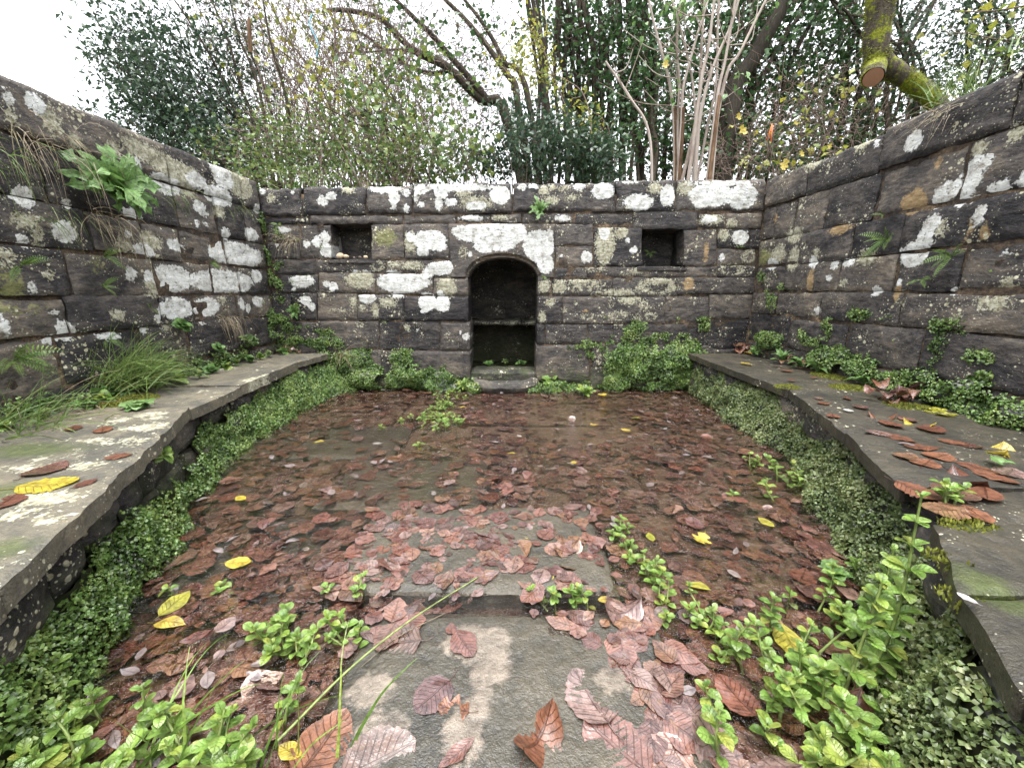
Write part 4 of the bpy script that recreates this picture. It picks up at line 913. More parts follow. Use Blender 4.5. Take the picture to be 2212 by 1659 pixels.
def pile(cx, cy, n, sx_, sy_, z, lab, grp, s0=.05, s1=.09, h=.05):
    for i in range(n):
        p = onZ(cx + ry.gauss(0, sx_), cy + ry.gauss(0, sy_), z); p[2] += ry.uniform(0, h)
        Rm = lay(1, rng, .5)[0]; s = ry.uniform(s0, s1)
        k = ry.randrange(4); put_leaf("rust_leaf", "curl%d" % k, CURLED[k], M['rust' if i % 2 else 'brown'], p, Rm, s, lab, "leaf", grp)
pile(1640, 752, 16, 26, 4, BZ + .015, "curled brown leaf heaped at the far end of the right bench", "leaf heap at the far end of the right bench")
pile(1935, 862, 14, 28, 7, BZ + .015, "curled brown leaf heaped against the right wall plants", "leaf heap midway along the right bench", .05, .08)
pile(615, 750, 12, 22, 3, BZ + .012, "curled brown leaf heaped at the far end of the left bench", "leaf heap at the far end of the left bench", .04, .07, .03)
pile(1790, 790, 8, 14, 4, BZ + .015, "brown leaf heaped among the right bench rosettes", "leaves among the right bench rosettes", .04, .07)
# ------------------------------------------------------------------ liverwort mats (nobody could count their lobes)
LOBE = leaf_shape(3, 3, 1.0, 1.05, 'oval', 0, 1, 0, 1, -.30, -.35, .3, 0, 1)
LOBE2 = leaf_shape(3, 3, 1.0, .95, 'oval', 0, 1, 0, 1, .30, .35, -.3, 0, 2)
def scatter_lobes(B, P, Nn, rng, s0, s1, spread=.75):
    n = len(P)
    up = unit(Nn + rng.normal(0, .35, (n, 3))); fw = unit(np.cross(up, rand_dirs(n, rng)) + Nn * .55 + np.array((0, 0, -.25)))
    R = frames(fw, up); s = rng.uniform(s0, s1, n) * (1 + .55 * fbm(P, 13, 77, 2))
    patch = fbm(P, 11, 12) * 1.1 + .5
    tint = np.clip(patch * .6 + rng.uniform(-.3, .35, n) + .22, 0.03, .999)
    h = n // 2
    B.inst(LOBE, R[:h], P[:h], s[:h], tint[:h]); B.inst(LOBE2, R[h:], P[h:], s[h:], tint[h:])
def bench_mat(pts, sx, seed, label, mat, bulge, cover, dens, s0=.010, s1=.017):
    rng = np.random.default_rng(seed)
    path = spline(pts, 160); path = path[path[:, 1] > .05]
    seg = np.concatenate(([0], np.cumsum(np.linalg.norm(np.diff(path[:, :2], axis=0), axis=1)))); Ltot = seg[-1]
    def surf(s, t):
        x = np.interp(s, seg, path[:, 0]); y = np.interp(s, seg, path[:, 1]); y2 = np.interp(s + .02, seg, path[:, 1]); x2 = np.interp(s + .02, seg, path[:, 0])
        d = unit(np.stack((x2 - x, y2 - y), -1) + 1e-9); n = np.stack((-d[:, 1], d[:, 0]), -1); n = n * np.where(n[:, 0:1] * -sx > 0, 1, -1)
        z = t * .265
        q = np.stack((x, y, z), -1)
        off = -.045 + bulge(y) * np.clip(1 - t, 0, 1) ** .8 + .060 * fbm(q, 6, seed, 3) + .026 * fbm(q, 19, seed + 4, 2)
        return np.stack((x + n[:, 0] * off, y + n[:, 1] * off, z), -1), np.c_[n, np.zeros(len(n))]
    S, T = np.meshgrid(np.linspace(0, Ltot, int(Ltot / .02)), np.linspace(0, 1, 16), indexing='ij')
    P, Nn = surf(S.ravel(), T.ravel()); sh = S.shape
    keepv = cover(P, T.ravel()) > -.12
    Q = grid_quads(*sh); Q = Q[keepv[Q].all(1)]
    n = int(dens * Ltot * .27)
    s = rng.uniform(0, Ltot, n); t = rng.uniform(0, 1, n) ** .9
    P2, N2 = surf(s, t); e = 1e-3
    ds, _ = surf(s + .006, t); dt, _ = surf(s, np.clip(t + .03, 0, 1.2)); nn = unit(np.cross(ds - P2, dt - P2)); nn = nn * np.sign(np.einsum('ij,ij->i', nn, N2))[:, None]
    k = cover(P2, t) > rng.uniform(-.12, .12, n)
    B = Batch(); scatter_lobes(B, P2[k], nn[k], rng, s0, s1)
    B.add(P - Nn * .008, Q if sx < 0 else Q[:, ::-1], tint=.001)
    return tag(B.build("liverwort_mat", mat), label, "liverwort", kind="stuff")
def cover_left(P, t):
    y = P[:, 1]; lim = np.interp(y, (.3, .8, 1.4, 1.9, 2.5, 3.2), (.62, .56, .46, .72, .95, 1.05))
    return (lim - t) * 1.6 + .75 * fbm(P, 6.5, 91, 3) + .02
def cover_right(P, t):
    y = P[:, 1]; lim = np.interp(y, (.3, .8, 1.3, 1.9, 2.8, 3.2), (1.0, .95, .98, 1.0, .9, .7))
    return (lim - t) * 1.3 + .85 * fbm(P, 5.5, 191, 3) + .12
bench_mat(LB, -1, 71, "green liverwort mat covering the face of the left bench", M['liver'], lambda y: np.interp(y, (.3, 1.3, 2.2, 2.9, 3.2), (.09, .08, .12, .20, .26)), cover_left, 46000, .007, .0125)
bench_mat(RB[:3] + [RB[3] + np.array((.03, 0, 0))] + RB[4:], 1, 72, "grey green liverwort mat covering the face of the right bench", M['liver_r'], lambda y: np.interp(y, (.3, 1.3, 2.2, 2.9, 3.2), (.12, .09, .13, .06, .04)), cover_right, 46000, .007, .0125)
def wall_mat(label, mat, items, frame, seed, dens=21000, s0=.009, s1=.016, rag=0):
    """growth on a wall: items = (u, w, ru, rw, depth) in wall coordinates; frame 'B','L','R'"""
    rng = np.random.default_rng(seed); items = [np.array(i, float) for i in items]
    def place(u, w, h):
        if frame == 'B': return np.stack((u, WALL_Y + .005 - h, w), -1)
        if frame == 'L': return np.stack((-WALL_X - .005 + h, u, w), -1)
        return np.stack((WALL_X + .005 - h, u, w), -1)
    n0 = {'B': np.array((0, -1., 0)), 'L': np.array((1., 0, 0)), 'R': np.array((-1., 0, 0))}[frame]
    def H(u, w):
        P0 = place(u, w, np.zeros(len(u))); h = np.zeros(len(u)); c = np.full(len(u), -1.0)
        for (a, b, ra, rb, d) in items:
            q = np.sqrt(((u - a) / ra) ** 2 + ((w - b) / rb) ** 2)
            h = np.maximum(h, d * np.sqrt(np.clip(1 - q * q, 0, 1))); c = np.maximum(c, 1 - q)
        nz = fbm(P0, 8, seed, 3); nz2 = fbm(P0, 21, seed + 7, 2)
        return h * .8 * (1 + .9 * nz) + .018 * nz2 + .012, (c * 1.0 + 1.0 * fbm(P0, 11, seed + 3, 3) - .02 if not rag else c * .8 + 1.5 * fbm(P0, 15, seed + 3, 3) - .12)
    B = Batch()
    u0 = min(i[0] - i[2] for i in items); u1 = max(i[0] + i[2] for i in items); w0 = max(0.0, min(i[1] - i[3] for i in items)); w1 = max(i[1] + i[3] for i in items)
    n = int(dens * (u1 - u0) * (w1 - w0) * 1.6)
    u = rng.uniform(u0, u1, n); w = rng.uniform(w0, w1, n)
    h, c = H(u, w); k = c > rng.uniform(-.1, .1, n); u, w, h = u[k], w[k], h[k]
    P = place(u, w, h); Pu = place(u + .008, w, H(u + .008, w)[0]); Pw = place(u, w + .008, H(u, w + .008)[0])
    nn = unit(np.cross(Pu - P, Pw - P)); nn = nn * np.sign(nn @ n0)[:, None]
    scatter_lobes(B, P, nn, rng, s0, s1)
    gu = np.arange(u0, u1, .02); gw = np.arange(w0, w1, .02); U_, W_ = np.meshgrid(gu, gw, indexing='ij'); h, c = H(U_.ravel(), W_.ravel())
    Q = grid_quads(len(gu), len(gw)); Q = Q[(c[Q] > 0).all(1)]
    if len(Q): B.add(place(U_.ravel(), W_.ravel(), h - .008), Q, tint=.001)
    return tag(B.build("liverwort_mat", mat), label, "liverwort", kind="stuff")
def bw(px, py, rx, ry_, d): p = onY(px, py, 3.2 - d * .5); return (p[0], p[2], rx / 270, ry_ / 270, d)
def sw(px, py, ru, rw_, d, sx): p = onX(px, py, sx * 1.88); return (p[1], p[2], ru, rw_, d)
wall_mat("liverwort cushion at the foot of the end wall left of the doorway", M['liver'], [bw(868, 778, 32, 26, .05), bw(900, 812, 52, 30, .10), bw(940, 828, 48, 24, .13), bw(965, 842, 32, 16, .14), bw(858, 815, 30, 34, .08), bw(760, 790, 42, 34, .08), bw(785, 822, 46, 28, .14), bw(715, 780, 36, 26, .10)], 'B', 81)
wall_mat("liverwort cushion at the foot of the end wall right of the doorway", M['liver'], [bw(1340, 785, 48, 42, .09), bw(1395, 792, 62, 50, .12), bw(1455, 795, 58, 52, .14), bw(1505, 800, 44, 46, .14), bw(1330, 828, 38, 26, .12), bw(1420, 832, 50, 22, .12), bw(1480, 760, 40, 24, .07)], 'B', 82)
wall_mat("small liverwort patch on the end wall above the right cushion", M['liver'], [bw(1375, 718, 34, 20, .02), bw(1405, 735, 30, 16, .02), bw(1495, 742, 24, 16, .04), bw(1520, 700, 14, 16, .02), bw(1270, 745, 45, 10, .01), bw(1282, 762, 16, 22, .01)], 'B', 83, 18000, .008, .014, 1)
wall_mat("low mossy growth in front of the doorway sill", M['liver'], [bw(1090, 842, 42, 10, .18), bw(1140, 842, 34, 12, .2), bw(1185, 838, 36, 18, .18), bw(1250, 848, 36, 16, .2), bw(1020, 836, 26, 16, .2)], 'B', 84)
wall_mat("liverwort growing along the foot of the right wall", M['liver'], [sw(1660, 735, .16, .06, .07, 1), sw(1790, 778, .16, .07, .08, 1), sw(1870, 805, .16, .07, .10, 1), sw(2010, 842, .18, .08, .10, 1), sw(2080, 864, .16, .09, .12, 1), sw(2150, 886, .15, .10, .14, 1), sw(2205, 905, .15, .11, .17, 1), sw(1940, 820, .12, .06, .10, 1)], 'R', 85, 20000, .008, .014)
wall_mat("small green patches on the right wall joints", M['liver'], [sw(1690, 620, .07, .05, .01, 1), sw(1660, 645, .06, .07, .01, 1), sw(1860, 680, .12, .035, .012, 1), sw(2040, 700, .07, .03, .01, 1), sw(1640, 600, .05, .05, .02, 1), sw(2020, 750, .03, .06, .01, 1), sw(2110, 770, .05, .035, .01, 1), sw(1785, 705, .05, .05, .015, 1), sw(1750, 730, .12, .05, .01, 1)], 'R', 86, 16000, .007, .013, 1)
wall_mat("green growth in the left corner of the enclosure", M['liver'], [sw(592, 600, .05, .07, .03, -1), sw(590, 690, .06, .07, .03, -1), sw(600, 640, .05, .09, .02, -1), sw(540, 738, .10, .035, .05, -1), sw(600, 725, .08, .04, .06, -1), sw(580, 560, .04, .08, .02, -1), sw(570, 480, .03, .08, .01, -1)], 'L', 87, 16000, .008, .014, 1)
wall_mat("low green growth along the foot of the left wall", M['liver'], [sw(60, 880, .16, .05, .05, -1), sw(180, 860, .16, .05, .06, -1), sw(330, 825, .2, .05, .06, -1), sw(420, 800, .2, .05, .05, -1), sw(500, 770, .2, .04, .05, -1)], 'L', 89, 14000, .009, .016, 1)
wall_mat("sparse green growth on the left end of the end wall", M['liver'], [bw(640, 668, 14, 18, .02), bw(612, 700, 18, 16, .02), bw(700, 742, 46, 14, .05), bw(690, 715, 34, 10, .01), bw(600, 610, 10, 40, .02), bw(600, 520, 8, 30, .01), bw(650, 735, 30, 10, .04)], 'B', 88, 16000, .008, .014, 1)

# ------------------------------------------------------------------ water plants (brooklime-like sprigs)
CL = []
for k in range(4):
    CL.append(leaf_shape(7, 5, 1.0, RNG.uniform(.60, .74), 'obov', 0, 1, 0, 1, RNG.uniform(.05, .3), RNG.uniform(-.5, -.1), RNG.uniform(-.3, .3), .08, 80 + k))
SPR = {}
def sprig(base, height, lean, rng, leafL, label, group, split=True, name="water_plant"):
    base = np.array(base, float); n = max(3, int(height / (leafL * .50)))
    tip = base + np.array((lean[0], lean[1], height))
    mid = (base + tip) / 2 + rng.normal(0, height * .12, 3) + np.array((lean[0], lean[1], 0)) * .15
    P = spline([base - np.array((0, 0, .01)), mid, tip], 12)
    t = thing(name, base, label, "plant", group)
    tv, tq = tube(P, np.linspace(.0030, .0016, 12) * (leafL / .03), 5)
    build("stem", tv, M['stem'], tq, parent=t, attrs={"tint": np.full(len(tv), rng.random())}); SPR.setdefault(group, []).append(t)
    B = None if split else Batch(); a0 = rng.uniform(0, 3.14)
    for k in range(n):
        f = .25 + .75 * (k + .5) / n; c = P[min(11, int(f * 11.4))]; a = a0 + k * 1.57 + rng.normal(0, .25)
        top = k >= n - 2
        L = leafL * (1.0 - .45 * max(0, f - .72) / .28) * rng.uniform(.75, 1.15)
        for s in ((0, 1) if not (k == n - 1) else (0, 1, .5, 1.5)):
            aa = a + s * math.pi + rng.normal(0, .15); el = rng.uniform(.05, .45) + (.45 if k == n - 1 else 0.0)
            fw = np.array((math.cos(aa) * math.cos(el), math.sin(aa) * math.cos(el), math.sin(el)))
            up = np.array((-math.cos(aa) * math.sin(el), -math.sin(aa) * math.sin(el), math.cos(el)))
            Rm = frames(fw[None], unit(up + rng.normal(0, .15, 3))[None])[0]
            kk = int(rng.integers(4)); LL = L * (.6 if s in (.5, 1.5) else 1)
            if split:
                me = template_mesh("sprig_leaf%d" % kk, CL[kk]); o = link("leaf", me, M['cress'], t)
                o.matrix_local = Matrix.Translation(Vector(c - base)) @ Matrix([[*r] for r in Rm]).to_4x4() @ Matrix.Scale(LL, 4)
            else: B.inst(CL[kk], Rm[None], c[None], np.array([LL]), np.array([rng.random()]))
    if not split: B.build("foliage", M['cress'], t)
    return t
rc = np.random.default_rng(55)
def sprigs(px, py, n, sx_, sy_, h0, h1, L0, L1, label, group, z=.006, split=True):
    for i in range(n):
        p = onZ(px + rc.normal(0, sx_), py + rc.normal(0, sy_), z); h = rc.uniform(h0, h1)
        sprig(p, h, rc.normal(0, h * .45, 2), rc, rc.uniform(L0, L1), label, group, split)
def region(px0, px1, py0, py1, n, h0, h1, L0, L1, label, group, ok=lambda x, y: True, z=.006):
    k = 0
    while k < n:
        x, y = rc.uniform(px0, px1), rc.uniform(py0, py1)
        if not ok(x, y): continue
        p = onZ(x, y, z); h = rc.uniform(h0, h1); sprig(p, h, rc.normal(0, h * .45, 2), rc, rc.uniform(L0, L1), label, group); k += 1
region(1560, 1960, 1260, 1700, 44, .05, .13, .026, .038, "bright green water plant in the dense clump at the right foreground", "the right foreground clump",
       lambda x, y: x > 1560 + max(0, 1450 - y) * 1.0 - max(0, y - 1450) * .15 and x < 1930 + (y - 1400) * .1 and not ((x - 1708) ** 2 + (y - 1395) ** 2 < 42 ** 2))
region(-60, 720, 1500, 1760, 34, .04, .12, .026, .038, "bright green water plant in the low mass at the left foreground", "the left foreground mass",
       lambda x, y: y > 1530 + x * .06 and not (x > 420 and rc.random() < .4))
for (px, py, n, s) in ((1335,1165,4,14),(1352,1205,4,14),(1395,1262,4,16),(1430,1330,3,18),(1480,1335,4,18),(1540,1372,3,16),(1565,1425,3,16)):
    sprigs(px, py, n, s, s * .6, .03, .07, .022, .030, "green water plant in the band trailing across the right of the pool", "the trailing band")
sprigs(1250, 1318, 4, 16, 8, .03, .06, .022, .028, "green water plant in the right cushion below the raised slab", "the cushion below the raised slab")
sprigs(1180, 1312, 3, 14, 8, .03, .05, .022, .028, "green water plant in the left cushion below the raised slab", "the left cushion below the raised slab")
sprigs(595, 1405, 6, 20, 14, .05, .09, .030, .040, "green water plant in the tall clump left of the front slab", "the tall clump left of the slab")
sprigs(640, 1432, 4, 18, 12, .04, .07, .026, .034, "green water plant at the base of the clump left of the slab", "the base of the left clump")
sprigs(745, 1395, 4, 14, 16, .04, .07, .024, .032, "green water plant at the top left corner of the front slab", "the slab corner")
sprigs(765, 1285, 3, 22, 14, .03, .06, .024, .030, "green water plant in the small clump left of the pool middle", "clump left of the pool middle")
sprigs(490, 1285, 2, 18, 8, .02, .04, .020, .026, "small green plant in the litter near the left mat", "small plants near the left mat")
sprigs(375, 1280, 1, 4, 4, .03, .04, .024, .028, "single small green sprout beside the left liverwort mat", "sprout by the left mat")
sprigs(1700, 1055, 7, 28, 16, .05, .10, .028, .036, "green water plant in the clump at the foot of the right bench", "the foot of the right bench", split=True)
sprigs(1645, 1015, 3, 14, 8, .03, .07, .026, .032, "green water plant at the far end of the right bench clump", "the far end of the right bench clump", split=False)
sprigs(1585, 1085, 1, 3, 2, .03, .04, .03, .032, "lone green sprout in the right litter of the pool", "lone sprout in the right litter")
sprigs(908, 967, 1, 3, 2, .03, .04, .035, .04, "lone green sprout near the middle of the pool", "lone sprout in the middle")
for (px, py, n) in ((985,860,10),(960,882,10),(965,905,10),(920,912,7),(880,915,5),(975,925,6)):
    sprigs(px, py, n, 20, 6, .02, .05, .026, .034, "green water plant in the strip reaching out from the doorway cushion", "the strip near the doorway", split=False)
# tall sprigs climbing over the right bench edge
for (a, b, L) in (((1850,1500),(1990,1075),.036),((1800,1560),(1905,1260),.036),((1910,1420),(1930,1190),.030),((1760,1330),(1800,1215),.026)):
    p = onZ(*a, .006); r = ray(*b); q = EYE + r * ((p[1] + .03) / r[1]); d = q - p
    sprig(p, d[2], (d[0], .03), rc, L, "tall water plant climbing against the right bench", "tall water plants by the right bench")
sprigs(2035, 1085, 4, 18, 5, .02, .05, .028, .036, "green rosette rooted in the gap of the right bench", "rosettes in the gap of the right bench", BZ + .01)

# ------------------------------------------------------------------ grass, herbs and ferns
def blades(base, n, L0, L1, rng, dirv, spread, droop, w=.0022, seg=7, base_r=.02):
    """n curved blades from base; droop > 0 bends them down"""
    B = Batch(); base = np.asarray(base, float)
    for i in range(n):
        b = base + rng.normal(0, base_r, 3) * np.array((1, 1, .4)); L = rng.uniform(L0, L1); d = unit(np.asarray(dirv, float) + rng.normal(0, spread, 3))
        P = [b]; st = L / seg
        for k in range(seg):
            d = unit(d + np.array((0, 0, -droop * st / .03 * .1 * (1 + k * .3))) + rng.normal(0, .05, 3)); P.append(P[-1] + d * st)
        P = np.array(P); side = unit(np.cross(unit(np.gradient(P, axis=0)), rand_dirs(1, rng)[0])); ww = w * rng.uniform(.7, 1.3) * np.linspace(1, .12, seg + 1)[:, None]
        V = np.stack((P - side * ww, P + side * ww), 1).reshape(-1, 3); q = np.arange(seg)[:, None] * 2 + np.array((0, 1, 3, 2))
        B.add(V, q, tint=rng.random())
    return B
rg = np.random.default_rng(66)
def tuft(base, n, L0, L1, dirv, spread, droop, mat, label, w=.0022, base_r=.02, name="grass_tuft"):
    return tag(blades(base, n, L0, L1, rg, dirv, spread, droop, w, 7, base_r).build(name, mat), label, "grass")
for (px, py, n, L0, L1, mt, w, br, lab) in [(40,285,75,.12,.30,'straw',.0014,.10,"large tuft of dry tan grass hanging from the left coping"),(95,315,40,.10,.26,'straw',.0013,.07,"dry grass beard below the left coping beside the large tuft"),
 (215,470,40,.10,.22,'straw',.0015,.05,"dry grass hanging below the leafy rosette on the left wall"),(252,490,26,.12,.30,'straw',.0015,.03,"long dry blades trailing right of the leafy rosette"),(490,690,80,.10,.20,'straw',.0016,.04,"dry grass clump hanging near the left corner above the bench"),
 (120,470,22,.08,.2,'grass',.0014,.05,"sparse green blades on the left wall near the square lichen patch"),(370,420,40,.06,.14,'grass',.0014,.06,"short green grass under the left coping right of the rosette"),(510,450,26,.05,.12,'grass',.0014,.05,"green grass tuft under the left coping near the corner"),(0,340,30,.1,.25,'grass',.0018,.07,"green and tan blades at the far left under the coping")]:
    tuft(onX(px, py, -1.87), n, L0, L1, (.42, 0, -.15), .30, 3.0, M[mt], lab, w, br)
for (px, py, n, L0, L1, mt, w, br, lab) in [(630,520,70,.10,.24,'straw',.0015,.04,"dry grass beard on the end wall near the left corner"),(705,560,24,.05,.11,'straw',.0013,.04,"small dry tuft below the left recess")]:
    tuft(onY(px, py, 3.17), n, L0, L1, (0, -.5, .2), .36, 2.2, M[mt], lab, w, br)
tuft(onY(790, 410, 3.25), 34, .05, .13, (0, -.15, 1), .3, .1, M['straw'], "small straw tuft standing on the end wall coping", .0014, .014)
tuft(onZ(700, 742, BZ), 60, .08, .2, (.3, -.2, .8), .5, .35, M['grass'], "green grass tuft at the far end of the left bench", .002, .04)
tuft(onZ(735, 760, BZ) + np.array((.02, 0, -.02)), 40, .12, .28, (.5, -.5, .3), .3, .9, M['straw'], "dry grass trailing down over the far end of the left bench", .0016, .02)
tuft(onX(275, 822, -1.84), 520, .14, .30, (.45, .25, .75), .42, .7, M['grass'], "thick combed green grass tuft on the left bench", .0022, .06)
tuft(onZ(35, 930, BZ), 150, .12, .34, (.55, .1, .5), .45, .45, M['grass'], "loose green grass at the left edge of the left bench", .0022, .08)
tuft(onZ(100, 910, BZ), 30, .15, .32, (.9, .1, .3), .35, .5, M['straw'], "long yellowing blades lying over the left bench", .0016, .05)
tuft(onX(2062, 205, 1.9) + np.array((.03, 0, 0)), 90, .08, .2, (-.25, 0, .9), .45, .35, M['grass'], "green grass tuft growing on top of the right coping", .0022, .05)
tuft(onX(2050, 235, 1.86), 26, .08, .2, (-.8, 0, -.1), .4, .7, M['straw'], "dry blades hanging from the right coping below the grass tuft", .0016, .03)
tuft(onX(2200, 110, 1.95), 14, .12, .24, (-.2, .4, .7), .4, .3, M['grass'], "few green blades at the top right coping edge", .003, .03)
tuft(onY(640, 400, 3.5), 60, .1, .25, (0, -.1, 1), .4, .2, M['grass'], "grass growing behind the left end of the end wall", .002, .12)
# bright blades in the left foreground
for i, (px, py, n, lab) in enumerate(((330,1690,6,"broad bright green blades arching across the left foreground"),(560,1710,5,"bright grass blades at the bottom left of the front slab"),(700,1660,3,"curved green blade arching over the left slab edge"),(450,1640,5,"thin bright grass blades among the left water plants"))):
    g = thing("grass_tuft", onZ(px, py, .01), lab, "grass")
    for k in range(n): blades(onZ(px, py, .01), 1, .14, .28, rg, (.35, .35, .7), .45, .55, .0034, 10, .03).build("blade", M['cress'], g)
P = spline([onZ(600, 1600, .03), onZ(760, 1440, .05), onZ(900, 1330, .045), onZ(1035, 1245, .03)], 14)
tv, tq = tube(P, np.linspace(.0028, .0015, 14), 5)
o = tag(build("straw_stem", tv, M['stem'], tq, attrs={"tint": np.full(len(tv), .6)}), "long thin yellow green stalk lying diagonally across the left of the slab", "stalk")
P = spline([onZ(780, 1440, .03), onZ(860, 1375, .03), onZ(960, 1325, .025)], 8); tv, tq = tube(P, .0014, 4)
tag(build("straw_stem", tv, M['straw'], tq, attrs={"tint": np.full(len(tv), .6)}), "shorter straw stalk beside the long diagonal stalk", "stalk")

def fern(base, nout, n, L0, L1, label, name="fern", mat='fern', up=.5, droop=.5, wf=.15):
    base = np.asarray(base, float); nout = np.asarray(nout, float); t = thing(name, base, label, "fern")
    side = unit(np.cross(nout, (0, 0, 1)))
    for i in range(n):
        L = rg.uniform(L0, L1)
        d = unit(nout * rg.uniform(.3, .8) + side * rg.uniform(-1, 1) + np.array((0, 0, rg.uniform(-.5, 1.0))))
        K = 15; P = [base]; dd = d
        for k in range(K - 1): dd = unit(dd + np.array((0, 0, -droop * .13))); P.append(P[-1] + dd * L / (K - 1))
        P = np.array(P); B = Batch(); tv, tq = tube(P, np.linspace(.0016, .0006, K), 3); B.add(tv, tq, tint=.2)
        T = unit(np.gradient(P, axis=0)); S = unit(np.cross(T, nout + np.array((0, 0, .35)))); U_ = np.cross(S, T)
        pl = leaf_shape(4, 3, 1.0, .30, 'oval', 0, 1, 0, 1, .1, -.2)
        f = np.linspace(0, 1, K); ln = L * wf * np.sin(np.pi * np.clip(f * .9 + .1, 0, 1)) ** .7
        for s in (-1, 1):
            fw = S[2:] * s + T[2:] * .3; B.inst(pl, frames(fw, U_[2:]), P[2:], np.maximum(ln[2:], .003), np.full(K - 2, rg.random()))
        B.build("frond", M[mat], t)
    return t
RWALL, LWALL, BWALL = (-1, 0, 0), (1, 0, 0), (0, -1, 0)
fern(onX(1915, 520, 1.87), RWALL, 15, 0.074, 0.149, "bushy green fern growing from the middle of the right wall")
fern(onX(2055, 555, 1.87), RWALL, 8, 0.062, 0.112, "smaller pale fern right of the bushy fern on the right wall")
fern(onX(1990, 605, 1.87), RWALL, 4, 0.050, 0.087, "tiny fern hanging below the pale lichen on the right wall")
fern(onX(1905, 465, 1.87), RWALL, 3, 0.031, 0.056, "single fern sprig above the bushy fern on the right wall")
fern(onX(225, 555, -1.87), LWALL, 7, 0.050, 0.112, "small spleenwort fern on the left wall below the dry grass")
fern(onX(222, 620, -1.87), LWALL, 6, 0.043, 0.087, "lower spleenwort fern on the left wall")
fern(onX(45, 575, -1.87), LWALL, 6, 0.050, 0.099, "fern near the far left edge of the left wall")
fern(onX(325, 665, -1.87), LWALL, 5, 0.031, 0.068, "little fern left of the round lichen patches on the left wall")
fern(onX(455, 570, -1.87), LWALL, 9, 0.031, 0.062, "tiny green fern above the long white lichen patch on the left wall")
fern(onX(230, 735, -1.87), LWALL, 5, 0.037, 0.074, "fern sprig low on the left wall above the bench grass")
fern(onX(30, 780, -1.87), LWALL, 10, 0.074, 0.161, "large fern hanging over the left end of the left bench", droop=.7)
fern(onY(1403, 548, 3.34), BWALL, 5, 0.037, 0.081, "small fern growing inside the right recess")
fern(onY(1175, 598, 3.17), BWALL, 6, 0.025, 0.050, "tiny fern at the right springing of the arch")
fern(onY(1597, 535, 3.17), BWALL, 5, 0.025, 0.043, "tiny fern under the greenish lichen right of the right recess")
fern(onY(600, 485, 3.15), BWALL, 6, 0.031, 0.068, "fern tuft high in the left corner of the end wall")
fern(onY(832, 697, 3.17), BWALL, 5, 0.019, 0.037, "tiny yellow green fern on the end wall left of the doorway")

def herb(base, nout, n, L0, L1, label, kind='oval', ratio=.35, up=.35, mat='herb', name="herb_rosette", serr=0., teeth=5, cat="plant", droop=-.5):
    base = np.asarray(base, float); nout = np.asarray(nout, float); t = thing(name, base, label, cat); side = unit(np.cross(nout, (0, 0, 1) if abs(nout[2]) < .8 else (1, 0, 0))); upv = np.cross(side, nout)
    tms = [leaf_shape(15, 5, 1.0, ratio, kind, serr, teeth, 0, 1, .15, droop * RNG.uniform(.5, 1.4), RNG.uniform(-.3, .3), .1, k) for k in range(3)]
    mes = [mesh_data("herb_leaf", a, b, None, {"tint": np.zeros(len(a))}, c) for a, b, c in tms]
    for i in range(n):
        a = i * 2.4 + rg.uniform(-.3, .3); el = rg.uniform(.1, up + .35)
        fw = unit((side * math.cos(a) + upv * math.sin(a)) * math.cos(el) + nout * math.sin(el))
        Rm = frames(fw[None], unit(nout + rg.normal(0, .2, 3))[None])[0]
        o = link("leaf", mes[i % 3], M[mat], t); s = rg.uniform(L0, L1)
        o.matrix_local = Matrix([[*r] for r in Rm]).to_4x4() @ Matrix.Scale(s, 4)
    return t
herb(onX(240, 405, -1.82), (.9, -.2, .3), 44, .10, .21, "large leafy green rosette growing from the upper left wall", 'lobed', .36, .7, 'herb', "leafy_rosette", .5, 7)
herb(onX(392, 705, -1.87), (.8, 0, .5), 30, .03, .06, "round leaved herb on the left wall below the round lichen", 'round', .9, .8)
herb(onX(470, 755, -1.86), (.7, 0, .7), 30, .025, .05, "low green herb where the left wall meets the bench", 'round', .8, .8)
herb(onX(530, 735, -1.86), (.7, 0, .7), 26, .03, .06, "leafy herb beside the dry grass clump near the left corner", 'heart', .8, .8, 'bramble')
herb(onZ(300, 880, BZ + .01), (0, 0, 1), 24, .04, .07, "flat bluish green scalloped herb on the left bench lip", 'round', .9, .15, 'elderleaf', serr=.2, teeth=7)
herb(onZ(205, 850, BZ + .02), (0, 0, 1), 30, .025, .05, "small green herb left of the bench moss", 'round', .8, .9)
herb(onZ(110, 858, BZ + .02), (0, 0, 1), 34, .025, .06, "clover like green herb on the left bench by the wall", 'round', .85, .9)
herb(onZ(40, 885, BZ + .02), (0, 0, 1), 36, .03, .06, "fine leaved green herb at the far left of the bench", 'lobed', .6, .9)
herb(onZ(420, 790, BZ + .02), (0, 0, 1), 28, .025, .05, "green herb right of the combed grass tuft", 'round', .85, .8)
herb(onZ(140, 822, BZ + .02), (.2, 0, 1), 10, .08, .16, "upright pale green leafy shoot on the left bench", 'obov', .4, 1.1, 'cress')
herb(onY(638, 672, 3.17), (0, -1, .1), 14, .05, .08, "small star shaped rosette on the end wall near the left corner", 'lance', .3, .5)
herb(onY(1165, 458, 3.17), (0, -.8, .5), 12, .06, .12, "small leafy plant in the joint above the arched lintel", 'lobed', .35, .6, serr=.3)
